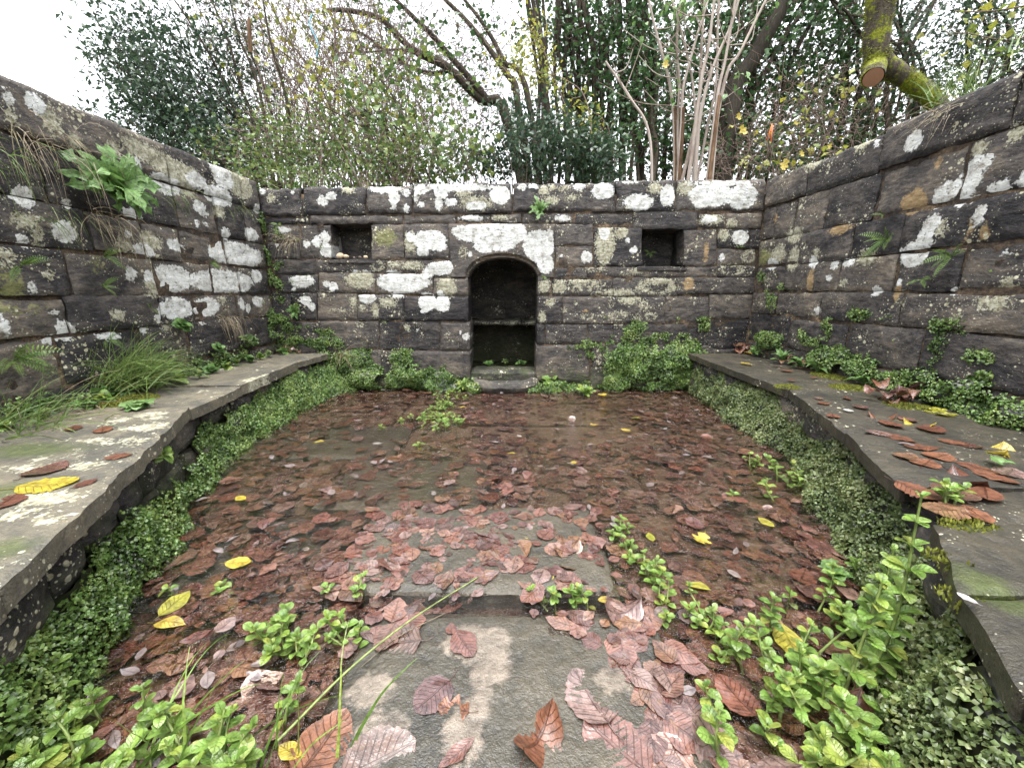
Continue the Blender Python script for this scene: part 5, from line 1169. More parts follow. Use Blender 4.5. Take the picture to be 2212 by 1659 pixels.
for i, (px, py, s) in enumerate(((1760,780,.10),(1890,800,.11),(1840,790,.09),(1700,765,.08),(1950,825,.08),(1735,790,.07))):
    herb(onZ(px, py, BZ + .02), (-.2, 0, 1), 16, s * .6, s * 1.1, "%s strap leaved green rosette along the right wall foot" % ("farthest", "largest", "third", "second smallest", "nearest", "smallest")[i] if False else ["green rosette nearest the brown heap at the right wall foot", "largest glossy rosette at the right wall foot", "glossy rosette just left of the largest one", "far green rosette on the right bench", "near green rosette before the liverwort mounds", "small green rosette beside the far brown leaves"][i], 'lance', .26, .7)
herb(onZ(2160, 1000, BZ + .02), (0, 0, 1), 4, .025, .04, "bluish green leaf shoot among the brown leaves of the right bench", 'round', .9, .3, 'elderleaf')
herb(onZ(1000, 835, .05), (0, -.5, 1), 14, .05, .09, "spiky green rosette left of the doorway sill", 'lance', .25, .7, 'cress')
herb(onZ(1190, 832, .04), (0, -.4, 1), 20, .06, .12, "leafy green cress right of the doorway sill", 'lobed', .5, .9, 'cress')
herb(onZ(960, 815, .10), (0, -.6, 1), 16, .05, .10, "pale green shoots on the left doorway cushion", 'lance', .3, .8, 'cress')
herb(onZ(1265, 850, .03), (0, -.4, 1), 18, .05, .10, "feathery green cress at the right pool corner of the doorway", 'lobed', .5, .8, 'cress', serr=.4)
herb(onZ(1800, 1245, .04), (0, 0, 1), 16, .03, .055, "crinkled dark green leaves in the right foreground clump", 'lobed', .9, .6, 'herb', serr=.3, teeth=9)
herb(onZ(350, 985, .24), (.8, 0, .5), 10, .03, .05, "small succulent green sprout on the face of the left bench", 'obov', .5, .6, 'cress')
for i in range(15):
    y = 3.05 - i * .125; kd = ('round', 'obov', 'heart')[i % 3]
    herb((-1.83 + rg.uniform(-.01, .08), y, BZ + .015), (.35, 0, 1), int(rg.integers(14, 26)), .022, .055, "%s small green herb from the end wall along the foot of the left wall" % "first second third fourth fifth sixth seventh eighth ninth tenth eleventh twelfth thirteenth fourteenth fifteenth".split()[i], kd, (.85, .5, .8)[i % 3], 1.0, ('herb', 'bramble', 'cress')[i % 3])
herb((-.20, 3.40, .17), (0, -.3, 1), 18, .03, .06, "leafy green herb inside the left of the spring chamber", 'round', .8, 1.0, 'herb')
herb((.08, 3.45, .17), (0, -.3, 1), 20, .03, .06, "leafy green herb inside the right of the spring chamber", 'obov', .6, 1.0, 'herb')
herb((-.06, 3.52, .17), (0, -.3, 1), 16, .03, .05, "small green herb in the middle of the spring chamber", 'heart', .8, 1.0, 'bramble')
# moss cushions on slab edges
def moss(items, label, seed, dens=60000):
    rng = np.random.default_rng(seed); B = Batch(); blade = leaf_shape(3, 2, 1.0, .4, 'lance')
    for c, rx, ry_, h in items:
        n = int(dens * rx * ry_ * 3.1); a = rng.uniform(0, 6.283, n); r = np.sqrt(rng.random(n)); P = np.stack((c[0] + rx * r * np.cos(a), c[1] + ry_ * r * np.sin(a), c[2] + h * (1 - r * r) * (.7 + .5 * noise(np.stack((np.cos(a) * r * 3, np.sin(a) * r * 3, a * 0), -1), 2, seed))), -1)
        up = unit(np.stack((rng.normal(0, .5, n), rng.normal(0, .5, n), np.ones(n)), -1)); R_ = frames(up, rand_dirs(n, rng)); B.inst(blade, R_, P, rng.uniform(.006, .012, n), np.clip(rng.normal(.5, .22, n), 0, .99))
    return tag(B.build("moss_cushion", M['moss']), label, "moss", kind="stuff")
moss([(c, rx * .8, ry_ * .8, .012) for c, rx, ry_ in L_MOSS[:2]], "olive moss cushion on the left bench", 1)
moss([(c, rx * .75, ry_ * .75, .010) for c, rx, ry_ in R_MOSS[:4]] + [(onZ(1700, 838, BZ), .06, .05, .015), (onZ(2085, 1245, BZ - .02) , .03, .08, .02), (onZ(2110, 1330, BZ - .03), .03, .06, .02)], "yellow green moss along the right bench edge", 2)
# ------------------------------------------------------------------ small things
def pebble(c, r, mat, label, seed):
    th, ph = np.meshgrid(np.linspace(0, np.pi, 8), np.linspace(0, 2 * np.pi, 13), indexing='ij'); D = np.stack((np.sin(th) * np.cos(ph), np.sin(th) * np.sin(ph), np.cos(th)), -1).reshape(-1, 3)
    tag(build("pebble", np.asarray(c) + D * np.array(r) * (1 + .2 * noise(D, 1.5, seed))[:, None], mat, grid_quads(8, 13)), label, "pebble")
for i, (x, r, m, lab) in enumerate(((735, .030, 'pebble', "largest round tan pebble in the left recess"), (748, .022, 'pebble', "small round tan pebble beside the largest one in the left recess"), (765, .010, 'pebble_d', "tiny dark pebble in the middle of the left recess sill"), (778, .014, 'pebble_d', "dark pebble right of the middle of the left recess sill"), (790, .017, 'pebble', "flat yellowish pebble at the right of the left recess sill"))):
    p = onY(x, 557, 3.23); p[2] = RL[2] + r * .75 + .004; pebble(p, (r, r * .8, r * .75), M[m], lab, i)
def basin():
    a = np.linspace(-.15, math.pi + .15, 30); b = np.linspace(0, 2 * math.pi, 11)
    A, Bb = np.meshgrid(a, b, indexing='ij'); Rr, rr = .245, .05
    x = -.07 + (Rr + rr * np.cos(Bb)) * np.cos(A); y = 3.20 - (Rr * .62 + rr * np.cos(Bb)) * np.sin(A); z = .055 + rr * 1.05 * np.sin(Bb)
    P = np.stack((x, y, z), -1); P = P + (.010 * fbm(P, 12, 4))[..., None] * np.array((1, 1, 1)); V = P.reshape(-1, 3)
    A_ = no_lichen(V); A_["algae"] = np.full(len(V), .3)
    tag(build("stone_basin", V, M['stone'], grid_quads(30, 11), attrs=A_), "rounded stone rim of the spring basin below the doorway", "basin")
basin()

# every water plant gets its own description: counted from the left in rows from the front
ORD = "first second third fourth fifth sixth seventh eighth ninth tenth eleventh twelfth thirteenth fourteenth fifteenth sixteenth".split()
for g, L in SPR.items():
    if len(L) == 1: continue
    L.sort(key=lambda o: o.location[1]); rows = [L[i:i + 8] for i in range(0, len(L), 8)]
    for r, row in enumerate(rows):
        row.sort(key=lambda o: o.location[0])
        for i, o in enumerate(row):
            rn = "" if len(rows) == 1 else ("front row, " if r == 0 else ("back row, " if r == len(rows) - 1 else ORD[r] + " row, "))
            o["label"] = "%s green plant from the left, %s%s" % (ORD[i], rn, g[4:] if g.startswith("the ") else g)
# ------------------------------------------------------------------ trees and shrubs behind the walls
GZ = 1.28
LEAFQ = leaf_shape(3, 3, 1.0, .5, 'oval', 0, 1, 0, 1, .25, -.25)
LEAFR = leaf_shape(3, 3, 1.0, .85, 'round', 0, 1, 0, 1, .2, -.3)
LEAFI = leaf_shape(4, 3, 1.0, 1.0, 'ivy', 0, 1, 0, 1, .15, -.25)
def limb(pts, r0, r1, n=14, wig=.02, seed=0):
    P = spline([np.asarray(p, float) for p in pts], n); f = np.linspace(0, 1, n)
    W = np.stack([noise(P, 2.2, seed + k) for k in range(3)], -1) * wig * np.minimum(f * 3, 1)[:, None]
    return P + W, r0 + (r1 - r0) * f ** .8
def grow(name, label, limbs, clouds, bark, leafmat, leaf, leaf_s, per, seed, twig_r=.004, twig_mat=None, up=.35, stray=.05, reach=.7, limb_sides=7, leaf_out=.06, bare=0.0, group=None, cat="tree", droop=-.2):
    """limbs: (points, radii); clouds: (centre, radii, count) of twig ends joined to the nearest wood, leaves at the twig ends"""
    rng = np.random.default_rng(seed); t = thing(name, limbs[0][0][0], label, cat, group)
    tr = Batch(); nodes = []; rad = []
    for P, r in limbs:
        tv, tq = tube(P, r, limb_sides); tr.add(tv, tq, tint=rng.random()); nodes.append(P[2:]); rad.append(r[2:])
    tr.build("trunk", M[bark], t)
    nodes = np.concatenate(nodes); rad = np.concatenate(rad)
    A = []
    for c, r, n in clouds:
        d = rand_dirs(n, rng) * (rng.random(n) ** .45)[:, None]; A.append(np.asarray(c) + d * np.asarray(r))
    A = np.concatenate(A); A = A[A[:, 2] > GZ - .05]
    D0 = np.array([np.min(np.linalg.norm(nodes - a, axis=1)) for a in A]); A = A[np.argsort(D0)]
    cap = 60000; NB = np.empty((len(nodes) + len(A) * 3, 3)); k0 = len(nodes); NB[:k0] = nodes
    tw = Batch(); ends = []; dirs = []
    for a in A:
        d = NB[:k0] - a; dist = np.einsum('ij,ij->i', d, d) + np.maximum(d[:, 2], 0) * .6
        j = int(np.argmin(dist)); b = NB[j]; v = a - b; L = np.linalg.norm(v)
        if L < .02: continue
        m = b + v * .5 + np.array((0, 0, -up * L * .35)) + rng.normal(0, stray * L * 1.5, 3)
        P = spline([b, m, a], 4); r = np.linspace(twig_r * (1 + min(L, 1.2) * .8), twig_r * .45, 4)
        tv, tq = tube(P, r, 3); tw.add(tv, tq, tint=rng.random())
        NB[k0:k0 + 3] = P[[1, 2, 3]]; k0 += 3; ends.append(a); dirs.append(v / L)
    tw.build("twigs", M[twig_mat or bark], t)["kind"] = "stuff"
    E = np.array(ends); Dv = np.array(dirs)
    if per > 0:
        keep = rng.random(len(E)) > bare; E, Dv = E[keep], Dv[keep]
        n = len(E) * per; P = np.repeat(E, per, 0) + rng.normal(0, leaf_out, (n, 3)); dd = unit(np.repeat(Dv, per, 0) * .6 + rand_dirs(n, rng) + np.array((0, 0, droop)))
        R_ = frames(dd, unit(np.array((0, 0, 1.)) + rng.normal(0, .55, (n, 3)))); B = Batch()
        B.inst(leaf, R_, P, rng.uniform(leaf_s * .65, leaf_s * 1.2, n), rng.random(n)); B.build("crown", M[leafmat], t)["kind"] = "stuff"
    return t
def pp(Y, *pts): return [onY(x, y, Y + (dy[0] if dy else 0)) for (x, y, *dy) in pts]
def root(px, Y): p = onY(px, 395, Y); p[2] = GZ - .05; return p
def cloud(px, py, Y, rx, ry_, dy, n):
    """ellipsoid at depth Y, radii given as seen in the survey picture"""
    c = onY(px, py, Y); k = Y / 850 * (1.0 - .0); return (c, (rx * k, dy, ry_ * k), n)
# dark evergreen at the left
Y = 5.2; rt = np.random.default_rng(9)
L = []
for i, (x, y) in enumerate(((300, 40), (260, 130), (350, -40), (420, -60), (480, -30), (300, 220), (380, 100), (520, 60), (560, -40), (330, 300), (450, 180))):
    e = onY(x, y, Y + rt.uniform(-.7, .6)); b = root(560 + i * 6, Y); L.append(limb([b, (b + e) / 2 + np.array((.15, 0, .25)), e], .035, .006, 14, .05, i))
grow("evergreen_tree", "dark evergreen tree with small glossy leaves rising behind the left wall", L,
     [cloud(290, 80, Y, 70, 110, .6, 255), cloud(370, 190, Y, 110, 100, .8, 561), cloud(440, 270, Y, 110, 80, .8, 680), cloud(400, 60, Y, 120, 110, .8, 255), cloud(470, 340, Y - .3, 110, 55, .6, 442), cloud(350, 260, Y - .2, 60, 60, .5, 272), cloud(520, 150, Y + .4, 80, 120, .6, 255), cloud(285, 160, Y, 40, 60, .4, 153)],
     'bark', 'holly', LEAFQ, .062, 4, 201, .0035, up=.1, leaf_out=.065)
L = [limb([root(330, 4.6), onY(290, 330, 4.6), onY(270, 265, 4.6)], .012, .004, 10, .02, 3), limb([root(330, 4.6), onY(230, 300, 4.6), onY(170, 225, 4.6)], .012, .004, 10, .02, 4), limb([root(360, 4.6), onY(310, 300, 4.6), onY(245, 250, 4.6)], .01, .004, 10, .02, 4)]
grow("shrub", "small leafy shoot peeping over the left coping against the sky", L, [cloud(185, 245, 4.6, 30, 20, .2, 9), cloud(270, 300, 4.6, 50, 30, .2, 26), cloud(240, 285, 4.6, 40, 18, .2, 14), cloud(330, 330, 4.6, 50, 25, .2, 40)], 'bark', 'holly', LEAFQ, .075, 5, 202, .003, leaf_out=.05, cat="shrub")
# thicket of bare arching stems, left of the middle
def thicket(name, label, n, base_px, Y, tips, spread, r0, seed, clouds, bark, leafmat, leaf, leaf_s, per, bare, cat="shrub", twig_r=.0028, stray=.1, sag=.3):
    rt = np.random.default_rng(seed); L = []
    for i in range(n):
        f = i / max(1, n - 1); bx = base_px[0] + (base_px[1] - base_px[0]) * rt.random(); tx = np.interp(f, np.linspace(0, 1, len(tips)), [t[0] for t in tips]) + rt.normal(0, spread); ty = np.interp(f, np.linspace(0, 1, len(tips)), [t[1] for t in tips]) + rt.normal(0, spread * .7)
        b = root(bx, Y + rt.uniform(-.4, .6)); e = onY(tx, ty, b[1] + rt.uniform(-.7, .5)); m = (b + e) / 2 + np.array((rt.normal(0, .12), 0, sag * rt.uniform(.2, 1)))
        L.append(limb([b, m, e], r0 * rt.uniform(.7, 1.3), r0 * .2, 14, .06, seed + i))
    return grow(name, label, L, clouds, bark, leafmat, leaf, leaf_s, per, seed, twig_r, up=.1, stray=stray, leaf_out=.08, bare=bare, cat=cat, limb_sides=5)
thicket("thicket", "thicket of bare purplish stems with a few yellowing leaves left of the middle", 120, (560, 1020), 5.6, ((420, -40), (520, -60), (640, -60), (740, -60), (840, -40), (900, 60)), 40, .011, 211,
        [cloud(560, 60, 5.6, 130, 90, .8, 864), cloud(700, 120, 5.6, 140, 120, .8, 1026), cloud(660, 20, 5.6, 160, 60, .8, 837), cloud(820, 220, 5.4, 140, 110, .7, 702), cloud(620, 230, 5.4, 120, 90, .7, 567)], 'twig', 'autumn', LEAFR, .066, 1, .86, stray=.06, sag=.15)
thicket("bramble", "leafy bramble growing along the left half of the end wall", 26, (440, 1050), 4.5, ((440, 300), (600, 250), (720, 230), (850, 260), (1000, 300)), 40, .007, 212,
        [cloud(560, 340, 4.6, 130, 55, .5, 608), cloud(720, 330, 4.6, 130, 60, .5, 640), cloud(860, 340, 4.5, 110, 50, .5, 480), cloud(660, 290, 4.8, 140, 50, .5, 416), cloud(560, 385, 4.2, 120, 16, .3, 208), cloud(760, 385, 4.2, 140, 14, .3, 208)], 'twig', 'bramble', LEAFR, .045, 3, .45, sag=.4)
thicket("bramble", "green leafy shrub with arching twigs in front of the leaning tree", 16, (820, 1150), 4.7, ((760, 200), (900, 170), (1010, 240), (1130, 280)), 40, .007, 213,
        [cloud(830, 240, 4.8, 90, 60, .5, 144), cloud(960, 330, 4.6, 90, 50, .5, 176), cloud(900, 160, 5, 110, 70, .5, 112)], 'twig', 'bramble', LEAFR, .075, 3, .3)
thicket("far_thicket", "fine grey brown twigs of a farther thicket seen through the left stems", 110, (420, 1200), 9.0, ((360, 60), (520, 40), (700, 0), (900, 20), (1100, 100), (1200, 160)), 60, .012, 214,
        [cloud(560, 150, 9, 160, 130, 1, 1638), cloud(760, 160, 9, 170, 130, 1, 1872), cloud(960, 210, 9, 150, 110, 1, 1450), cloud(1120, 250, 9, 120, 100, 1, 982), cloud(600, 300, 9, 200, 80, 1, 1404), cloud(860, 320, 9, 200, 70, 1, 1404)], 'twig', 'bramble', LEAFR, .07, 1, .8, stray=.12, twig_r=.005)
L = [limb([root(930, 4.9), onY(860, 250, 4.9), onY(800, 140, 4.9), onY(745, 20, 4.9)], .016, .007, 18, .04, 61), limb([root(985, 4.9), onY(840, 290, 4.9), onY(720, 200, 4.9), onY(600, 110, 4.9)], .014, .005, 18, .05, 62), limb([root(1000, 4.8), onY(880, 300, 4.8), onY(770, 270, 4.8), onY(640, 190, 4.8)], .012, .004, 18, .05, 63),
     limb([root(880, 4.9), onY(838, 300, 4.9), onY(805, 200, 4.9), onY(800, 120, 4.9)], .014, .006, 14, .03, 64), limb([root(960, 5), onY(800, 330, 5), onY(690, 290, 5), onY(560, 250, 5)], .011, .004, 18, .05, 65), limb([root(800, 5), onY(720, 250, 5), onY(640, 120, 5), onY(560, -20, 5)], .013, .005, 18, .05, 66), limb([root(1010, 5), onY(930, 300, 5), onY(850, 220, 5), onY(700, 170, 5)], .012, .004, 18, .05, 67)]
grow("hazel_shrub", "hazel shrub with strong dark arching stems and yellow green leaves left of the middle", L, [cloud(780, 180, 4.9, 110, 90, .4, 160), cloud(680, 220, 4.9, 110, 70, .4, 150), cloud(860, 290, 4.9, 90, 60, .4, 120)], 'bark', 'autumn', LEAFR, .07, 1, 66, .003, 'twig', up=.1, stray=.1, bare=.5, cat="shrub")
# leaning tree with big limbs
Y = 6.2
trk = [root(1150, Y), onY(1100, 255, Y), onY(1043, 212, Y)]
L = [limb([root(1160, Y), onY(1096, 250, Y), onY(1043, 212, Y), onY(972, 152, Y), onY(901, 116, Y), onY(831, 56, Y), onY(771, 32, Y), onY(700, 26, Y)], .085, .022, 26, .06, 1),
     limb([onY(1060, 225, Y), onY(1029, 191, Y), onY(993, 148, Y), onY(937, 78, Y), onY(894, 39, Y), onY(859, 4, Y), onY(820, -40, Y)], .055, .02, 20, .06, 2),
     limb([root(1170, Y + .2), onY(1120, 230, Y), onY(1092, 159, Y), onY(1043, 88, Y), onY(979, 21, Y), onY(930, -30, Y)], .06, .02, 20, .06, 3),
     limb([root(1180, Y), onY(1140, 200, Y), onY(1090, 140, Y), onY(1063, 88, Y), onY(1035, 28, Y), onY(1000, -20, Y)], .05, .018, 20, .06, 4),
     limb([onY(972, 152, Y), onY(930, 160, Y), onY(850, 120, Y), onY(790, 70, Y), onY(730, 60, Y)], .035, .012, 16, .06, 5), limb([onY(901, 116, Y), onY(860, 108, Y), onY(800, 112, Y), onY(735, 115, Y)], .02, .008, 14, .05, 6)]
grow("leaning_tree", "leaning bare tree with dark mossy limbs reaching up to the left", L, [cloud(900, 70, Y, 180, 90, .8, 700), cloud(1000, 170, Y, 110, 90, .8, 420), cloud(800, 60, Y, 120, 70, .8, 420), cloud(1060, 60, Y, 80, 80, .6, 300)], 'bark', 'ivy', LEAFR, .075, 1, 221, .0042, 'twig', up=.1, stray=.12, bare=.7, leaf_out=.1)
# low dark evergreen in the middle
Y = 5.0
L = [limb([root(1190, Y), onY(1150 + 30 * i, 330, Y), onY(1040 + 75 * i, 250 + 15 * (i % 2), Y)], .02, .005, 10, .03, i) for i in range(5)]
grow("evergreen_shrub", "low dark evergreen shrub behind the middle of the end wall", L, [cloud(1190, 330, Y, 110, 60, .5, 330), cloud(1060, 350, Y + .2, 80, 40, .4, 110), cloud(1290, 350, Y, 60, 50, .4, 130), cloud(1130, 270, Y + .3, 70, 40, .4, 70)], 'bark', 'holly', LEAFQ, .08, 5, 231, .0035, leaf_out=.08, cat="shrub")
# ivy-clad coppice of many upright stems
Y = 6.4; L = []; rt = np.random.default_rng(77)
for i in range(30):
    x = 1170 + i * 9.0 + rt.normal(0, 6); top = x - rt.uniform(10, 60); L.append(limb([root(x, Y + rt.uniform(-.5, .8)), onY(x - 8, 200, Y), onY(top, -60, Y)], rt.uniform(.025, .06), rt.uniform(.015, .03), 16, .08, 300 + i))
grow("ivy_coppice", "dense coppice of upright dark stems wrapped in ivy right of the middle", L, [cloud(1250, 120, Y, 70, 170, .6, 525), cloud(1330, 60, Y, 80, 110, .6, 525), cloud(1340, 220, Y - .2, 80, 120, .6, 475), cloud(1400, 130, Y, 60, 170, .6, 525), cloud(1290, 330, Y - .6, 90, 50, .4, 200), cloud(1200, 40, Y + .3, 70, 80, .5, 200)], 'bark', 'ivy', LEAFI, .062, 4, 241, .0035, 'twig', up=.2, stray=.14, leaf_out=.09, bare=.35)
grow("yellow_shrub", "spray of small bright yellow leaves before the ivy stems", [limb([root(1290, 5.2), onY(1240, 300, 5.2), onY(1180, 120, 5.2), onY(1110, 20, 5.2)], .012, .004, 14, .04, 5), limb([root(1290, 5.2), onY(1270, 250, 5.2), onY(1220, 170, 5.2), onY(1130, 150, 5.2)], .01, .003, 14, .04, 6), limb([root(1330, 5.2), onY(1320, 300, 5.2), onY(1260, 220, 5.2)], .009, .003, 14, .04, 7)],
     [cloud(1150, 95, 5.2, 34, 45, .3, 36), cloud(1110, 150, 5.2, 50, 26, .3, 26), cloud(1180, 150, 5.2, 30, 26, .3, 18), cloud(1260, 290, 5.1, 40, 50, .3, 20), cloud(1230, 220, 5.1, 30, 40, .3, 12)], 'twig', 'autumn', LEAFQ, .06, 5, 251, .0026, leaf_out=.07, cat="shrub")
# dense dark trees on the right: sloping mossy trunks, ivy, dead twigs
Y = 7.0; L = []
for i in range(34):
    x = rt.uniform(1430, 1890); b_ = rt.normal(0, 40); L.append(limb([root(x, Y + rt.uniform(-.8, .8)), onY(x + 30 + b_, 220, Y + rt.uniform(-.4, .4)), onY(x + rt.uniform(-60, 220), -60, Y)], rt.uniform(.02, .055), rt.uniform(.01, .03), 16, .1, 400 + i))
L.append(limb([root(1555, 6.4), onY(1575, 270, 6.4), onY(1629, 116, 6.4), onY(1665, 53, 6.4), onY(1720, -40, 6.4)], .13, .09, 18, .05, 480))
grow("dark_tree", "dark ivy covered trees with sloping trunks filling the right background", L, [cloud(1480, 150, Y, 90, 200, .7, 560), cloud(1600, 100, Y, 110, 150, .8, 560), cloud(1700, 60, Y, 110, 120, .8, 520), cloud(1680, 250, Y, 120, 100, .7, 420), cloud(1800, 60, Y, 90, 110, .7, 300), cloud(1560, 310, Y - .4, 120, 60, .6, 260), cloud(1450, 320, Y, 80, 70, .6, 260), cloud(1700, 345, Y, 150, 50, .6, 420), cloud(1850, 290, Y, 110, 60, .6, 380), cloud(1780, 200, Y, 90, 60, .6, 200)], 'bark', 'ivy', LEAFI, .075, 5, 261, .0055, 'twig', up=.1, stray=.16, leaf_out=.13, bare=.4)
thicket("dead_twigs", "tangle of bare curving twigs behind the right coping with a few yellow leaves", 44, (1540, 1960), 4.6, ((1530, 200), (1640, 160), (1740, 140), (1830, 180), (1900, 230)), 50, .006, 271,
        [cloud(1650, 320, 4.6, 130, 70, .6, 800), cloud(1760, 260, 4.6, 130, 90, .6, 700), cloud(1830, 220, 4.5, 90, 70, .5, 220)], 'twig', 'autumn', LEAFR, .07, 1, .93, stray=.2)
# twiggy dark trees at the top right
Y = 6.5; L = []
for i in range(18):
    x = rt.uniform(1860, 2340); L.append(limb([root(x, Y + rt.uniform(-.5, .8)), onY(x + rt.normal(0, 40), 200, Y), onY(x + rt.uniform(-200, 160), -60, Y)], rt.uniform(.02, .06), .012, 14, .15, 500 + i))
grow("hedge_tree", "dark twiggy tree behind the mossy limb at the upper right", L, [cloud(1990, 60, Y, 110, 110, .8, 400), cloud(2120, 90, Y, 120, 120, .8, 460), cloud(1900, 60, Y, 60, 110, .6, 180), cloud(2080, 180, Y, 130, 60, .7, 240), cloud(2220, 40, Y, 100, 100, .7, 220), cloud(1960, 230, Y, 70, 50, .6, 90)], 'bark', 'holly', LEAFQ, .075, 4, 281, .0035, 'twig', up=.2, stray=.12, leaf_out=.15, bare=.2)
grow("hazel_branch", "hazel branch with yellow leaves hanging in at the top right corner", [limb([root(2500, 3.8), onY(2400, -60, 3.8), onY(2200, 20, 3.8), onY(2060, 15, 3.8)], .014, .004, 16, .04, 8), limb([onY(2380, -40, 3.8), onY(2220, 80, 3.8), onY(2080, 75, 3.8)], .008, .003, 12, .04, 9)],
     [cloud(2110, 25, 3.8, 80, 30, .3, 16), cloud(2170, 80, 3.8, 60, 40, .3, 8)], 'twig', 'autumn', LEAFR, .075, 2, 291, .0026, leaf_out=.08)
# elder with pale stems
Y = 4.1
S = [((1466, 395), (1458, 300), (1445, 180), (1420, 80), (1392, -40)), ((1474, 395), (1470, 250), (1484, 150), (1540, -40)), ((1482, 395), (1510, 200), (1530, 100), (1548, -40)), ((1500, 395), (1520, 220), (1575, 60), (1602, -40)), ((1528, 395), (1550, 230), (1570, 130), (1600, -40)), ((1536, 370), (1560, 200), (1600, 110), (1682, -40)), ((1448, 395), (1500, 270), (1512, 150), (1528, -40)), ((1417, 395), (1403, 300), (1360, 212), (1307, 134)), ((1478, 395), (1466, 220), (1462, 110), (1475, -40)), ((1510, 395), (1500, 260), (1486, 120), (1440, -40)), ((1490, 395), (1525, 290), (1545, 170), (1556, -40))]
el = thing("elder", root(1480, Y), "elder with a fan of long pale pinkish stems behind the end wall", "shrub")
for i, s in enumerate(S):
    Yy = Y + rt.uniform(-.25, .25); P, r = limb([root(s[0][0], Yy)] + [onY(x, y, Yy) for x, y in s[1:]], (.019 if i < 7 else .013), .009, 20, .025, 600 + i)
    tv, tq = tube(P, r, 8); est = build("stem", tv, M['elder'], tq, parent=el, attrs={"tint": np.full(len(tv), rt.random())})
    if i in (0, 1, 4): tv, tq = tube(P[:8] + np.array((.012, -.01, 0)), r[:8] * np.linspace(1.5, 1.0, 8), 8); build("old_stem", tv, M['elderold'], tq, parent=el, attrs={"tint": np.full(len(tv), rt.random())})
    for k in range(4):
        j = rt.integers(6, 18); e = P[j] + np.array((rt.normal(0, .25), rt.normal(0, .1), rt.uniform(.1, .35))); m = (P[j] + e) / 2 + np.array((rt.normal(0, .04), 0, -.05)); tv, tq = tube(spline([P[j], m, e], 8), np.linspace(.006, .003, 8), 5); build("side_shoot", tv, M['elder'], tq, parent=est, attrs={"tint": np.full(len(tv), rt.random())})
B = Batch()
for (x, y, n) in ((1460, 10, 16), (1500, 25, 20), (1440, 120, 8), (1600, 170, 14), (1450, 200, 8), (1650, 20, 6), (1380, 60, 8)):
    c = onY(x, y, Y - .05); P = c + rt.normal(0, .06, (n, 3)); R_ = frames(unit(rand_dirs(n, rt) + np.array((0, 0, -.5))), unit(np.array((0, -.5, 1)) + rt.normal(0, .4, (n, 3)))); B.inst(leaf_shape(5, 3, 1.0, .42, 'oval', 0, 1, 0, 1, .15, -.3), R_, P, rt.uniform(.06, .10, n), rt.random(n))
B.build("foliage", M['elderleaf'], el)
# single yellow leaves caught in the twigs
for (x, y, s, lab) in ((1600, 272, .09, "yellow lobed leaf caught in the twigs right of the elder"), (1595, 245, .06, "small yellow leaf above the yellow lobed leaf in the twigs"), (1700, 345, .10, "yellow leaf hanging just above the right end of the end wall"), (1730, 325, .06, "pale yellow leaf hanging near the right coping"), (1795, 310, .05, "small yellow leaf over the right coping"), (1715, 260, .05, "yellow green leaf high in the dead twigs"), (1440, 130, .07, "yellow leaf left of the elder stems")):
    put_leaf("yellow_leaf", "hang_leaf", LOBED[1], M['yellow'], onY(x, y, 3.9), frames(unit(np.array([[rt.normal(0, .5), -.1, -.8]])), np.array([[0, -1., .2]]))[0], s, lab)
# mossy limb on the right
Y = 3.3
ml = thing("mossy_branch", onY(1900, 200, Y), "thick forked branch covered in yellow green moss above the right coping", "branch")
k = Y / 850
P = spline(pp(Y, (1925, -120), (1906, -20), (1897, 60), (1891, 130), (1888, 152, -.05), (1886, 168, -.16)), 30); r = np.linspace(25, 17, 30) * k * .92
r = r * (1 + .13 * noise(P, 9, 3)); tv, tq = tube(P, r, 16); tv = tv + (fbm(tv, 16, 8) * .010)[:, None] * unit(tv - P.repeat(16, 0))
limb1 = build("limb", tv, M['mossbark'], tq, parent=ml, attrs={"tint": np.full(len(tv), .4)})
P2 = spline(pp(Y, (1893, 105), (1912, 138), (1945, 162), (1985, 190), (2020, 222), (2060, 262), (2110, 300)), 30); r2 = np.linspace(17, 14, 30) * k * .92
tv, tq = tube(P2, r2, 16); tv = tv + (fbm(tv, 16, 18) * .010)[:, None] * unit(tv - P2.repeat(16, 0)); build("limb", tv, M['mossbark'], tq, parent=ml, attrs={"tint": np.full(len(tv), .4)})
c = P[-1]; ax = unit(P[-1] - P[-2]); x_ = unit(np.cross(ax, (0, 0, 1))); y_ = np.cross(ax, x_); a = np.linspace(0, 2 * np.pi, 21)[:-1]
rim = c + ax * .004 + (np.cos(a)[:, None] * x_ + np.sin(a)[:, None] * y_) * r[-1] * .93
build("cut_end", np.vstack((c + ax * .008, rim)), M['cutwood'], tris=np.array([(0, i + 1, (i + 1) % 20 + 1) for i in range(20)]), parent=limb1)
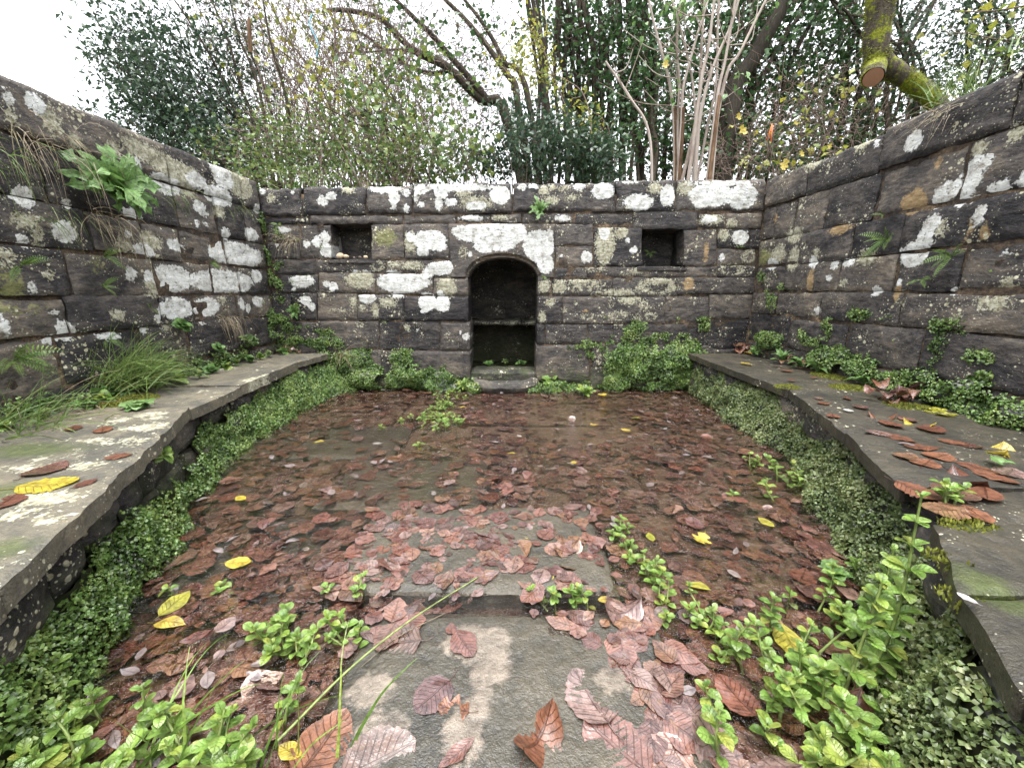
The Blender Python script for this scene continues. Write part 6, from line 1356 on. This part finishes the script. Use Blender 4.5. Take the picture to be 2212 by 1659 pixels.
B = Batch(); tuftl = leaf_shape(3, 2, 1.0, .45, 'lance')
for Pc, rr in ((P, r), (P2, r2)):
    n = 3600; j = rt.integers(0, 29, n); f = rt.random(n)[:, None]; cen = Pc[j] * (1 - f) + Pc[j + 1] * f; T = unit(Pc[j + 1] - Pc[j]); d = rand_dirs(n, rt); d = unit(d - T * np.einsum('ij,ij->i', d, T)[:, None])
    pos = cen + d * rr[j][:, None] * 1.0; kk = (noise(pos, 9, 44) + d[:, 2] * .25 - d[:, 0] * .1) > -.05; pos, d, T = pos[kk], d[kk], T[kk]
    B.inst(tuftl, frames(unit(d + rt.normal(0, .5, d.shape)), rand_dirs(len(d), rt)), pos, rt.uniform(.008, .018, len(d)), np.clip(rt.normal(.5, .2, len(d)), .01, .99))
B.build("moss_cover", M['moss'], ml)["kind"] = "stuff"
# cord, ribbon, broken stake in the trees
tv, tq = tube(spline([onY(675, 30, 4.9), onY(669, 55, 4.9), onY(687, 95, 4.9), onY(683, 125, 4.9)], 14), .007, 5); tag(build("cord", tv, M['blue'], tq), "thin blue cord hanging in the bare thicket", "cord")
rib = thing("ribbon", onY(1660, 300, 3.9), "two narrow orange ribbon strips hanging beside the elder", "ribbon")
for (a, b) in (((1668, 268), (1657, 305)), ((1669, 270), (1665, 308))):
    p, q = onY(*a, 3.9), onY(*b, 3.9); w = np.array((.0045, 0, .001)); th = np.array((0, .0015, 0)); V = np.array([p - w, p + w, q + w, q - w, p - w + th, p + w + th, q + w + th, q - w + th])
    build("strip", V, M['orange'], np.array([(0, 1, 2, 3), (7, 6, 5, 4), (0, 4, 5, 1), (1, 5, 6, 2), (2, 6, 7, 3), (3, 7, 4, 0)]), parent=rib, smooth=False)
tv, tq = tube(spline([onY(541, 115, 5.0), onY(539, 75, 5.0), onY(537, 38, 5.0)], 8), np.array((.02, .021, .022, .021, .02, .022, .019, .006)), 8); tag(build("broken_stem", tv, M['elderold'], tq, attrs={"tint": np.full(len(tv), .6)}), "short thick broken brown stem standing in the left thicket", "branch")
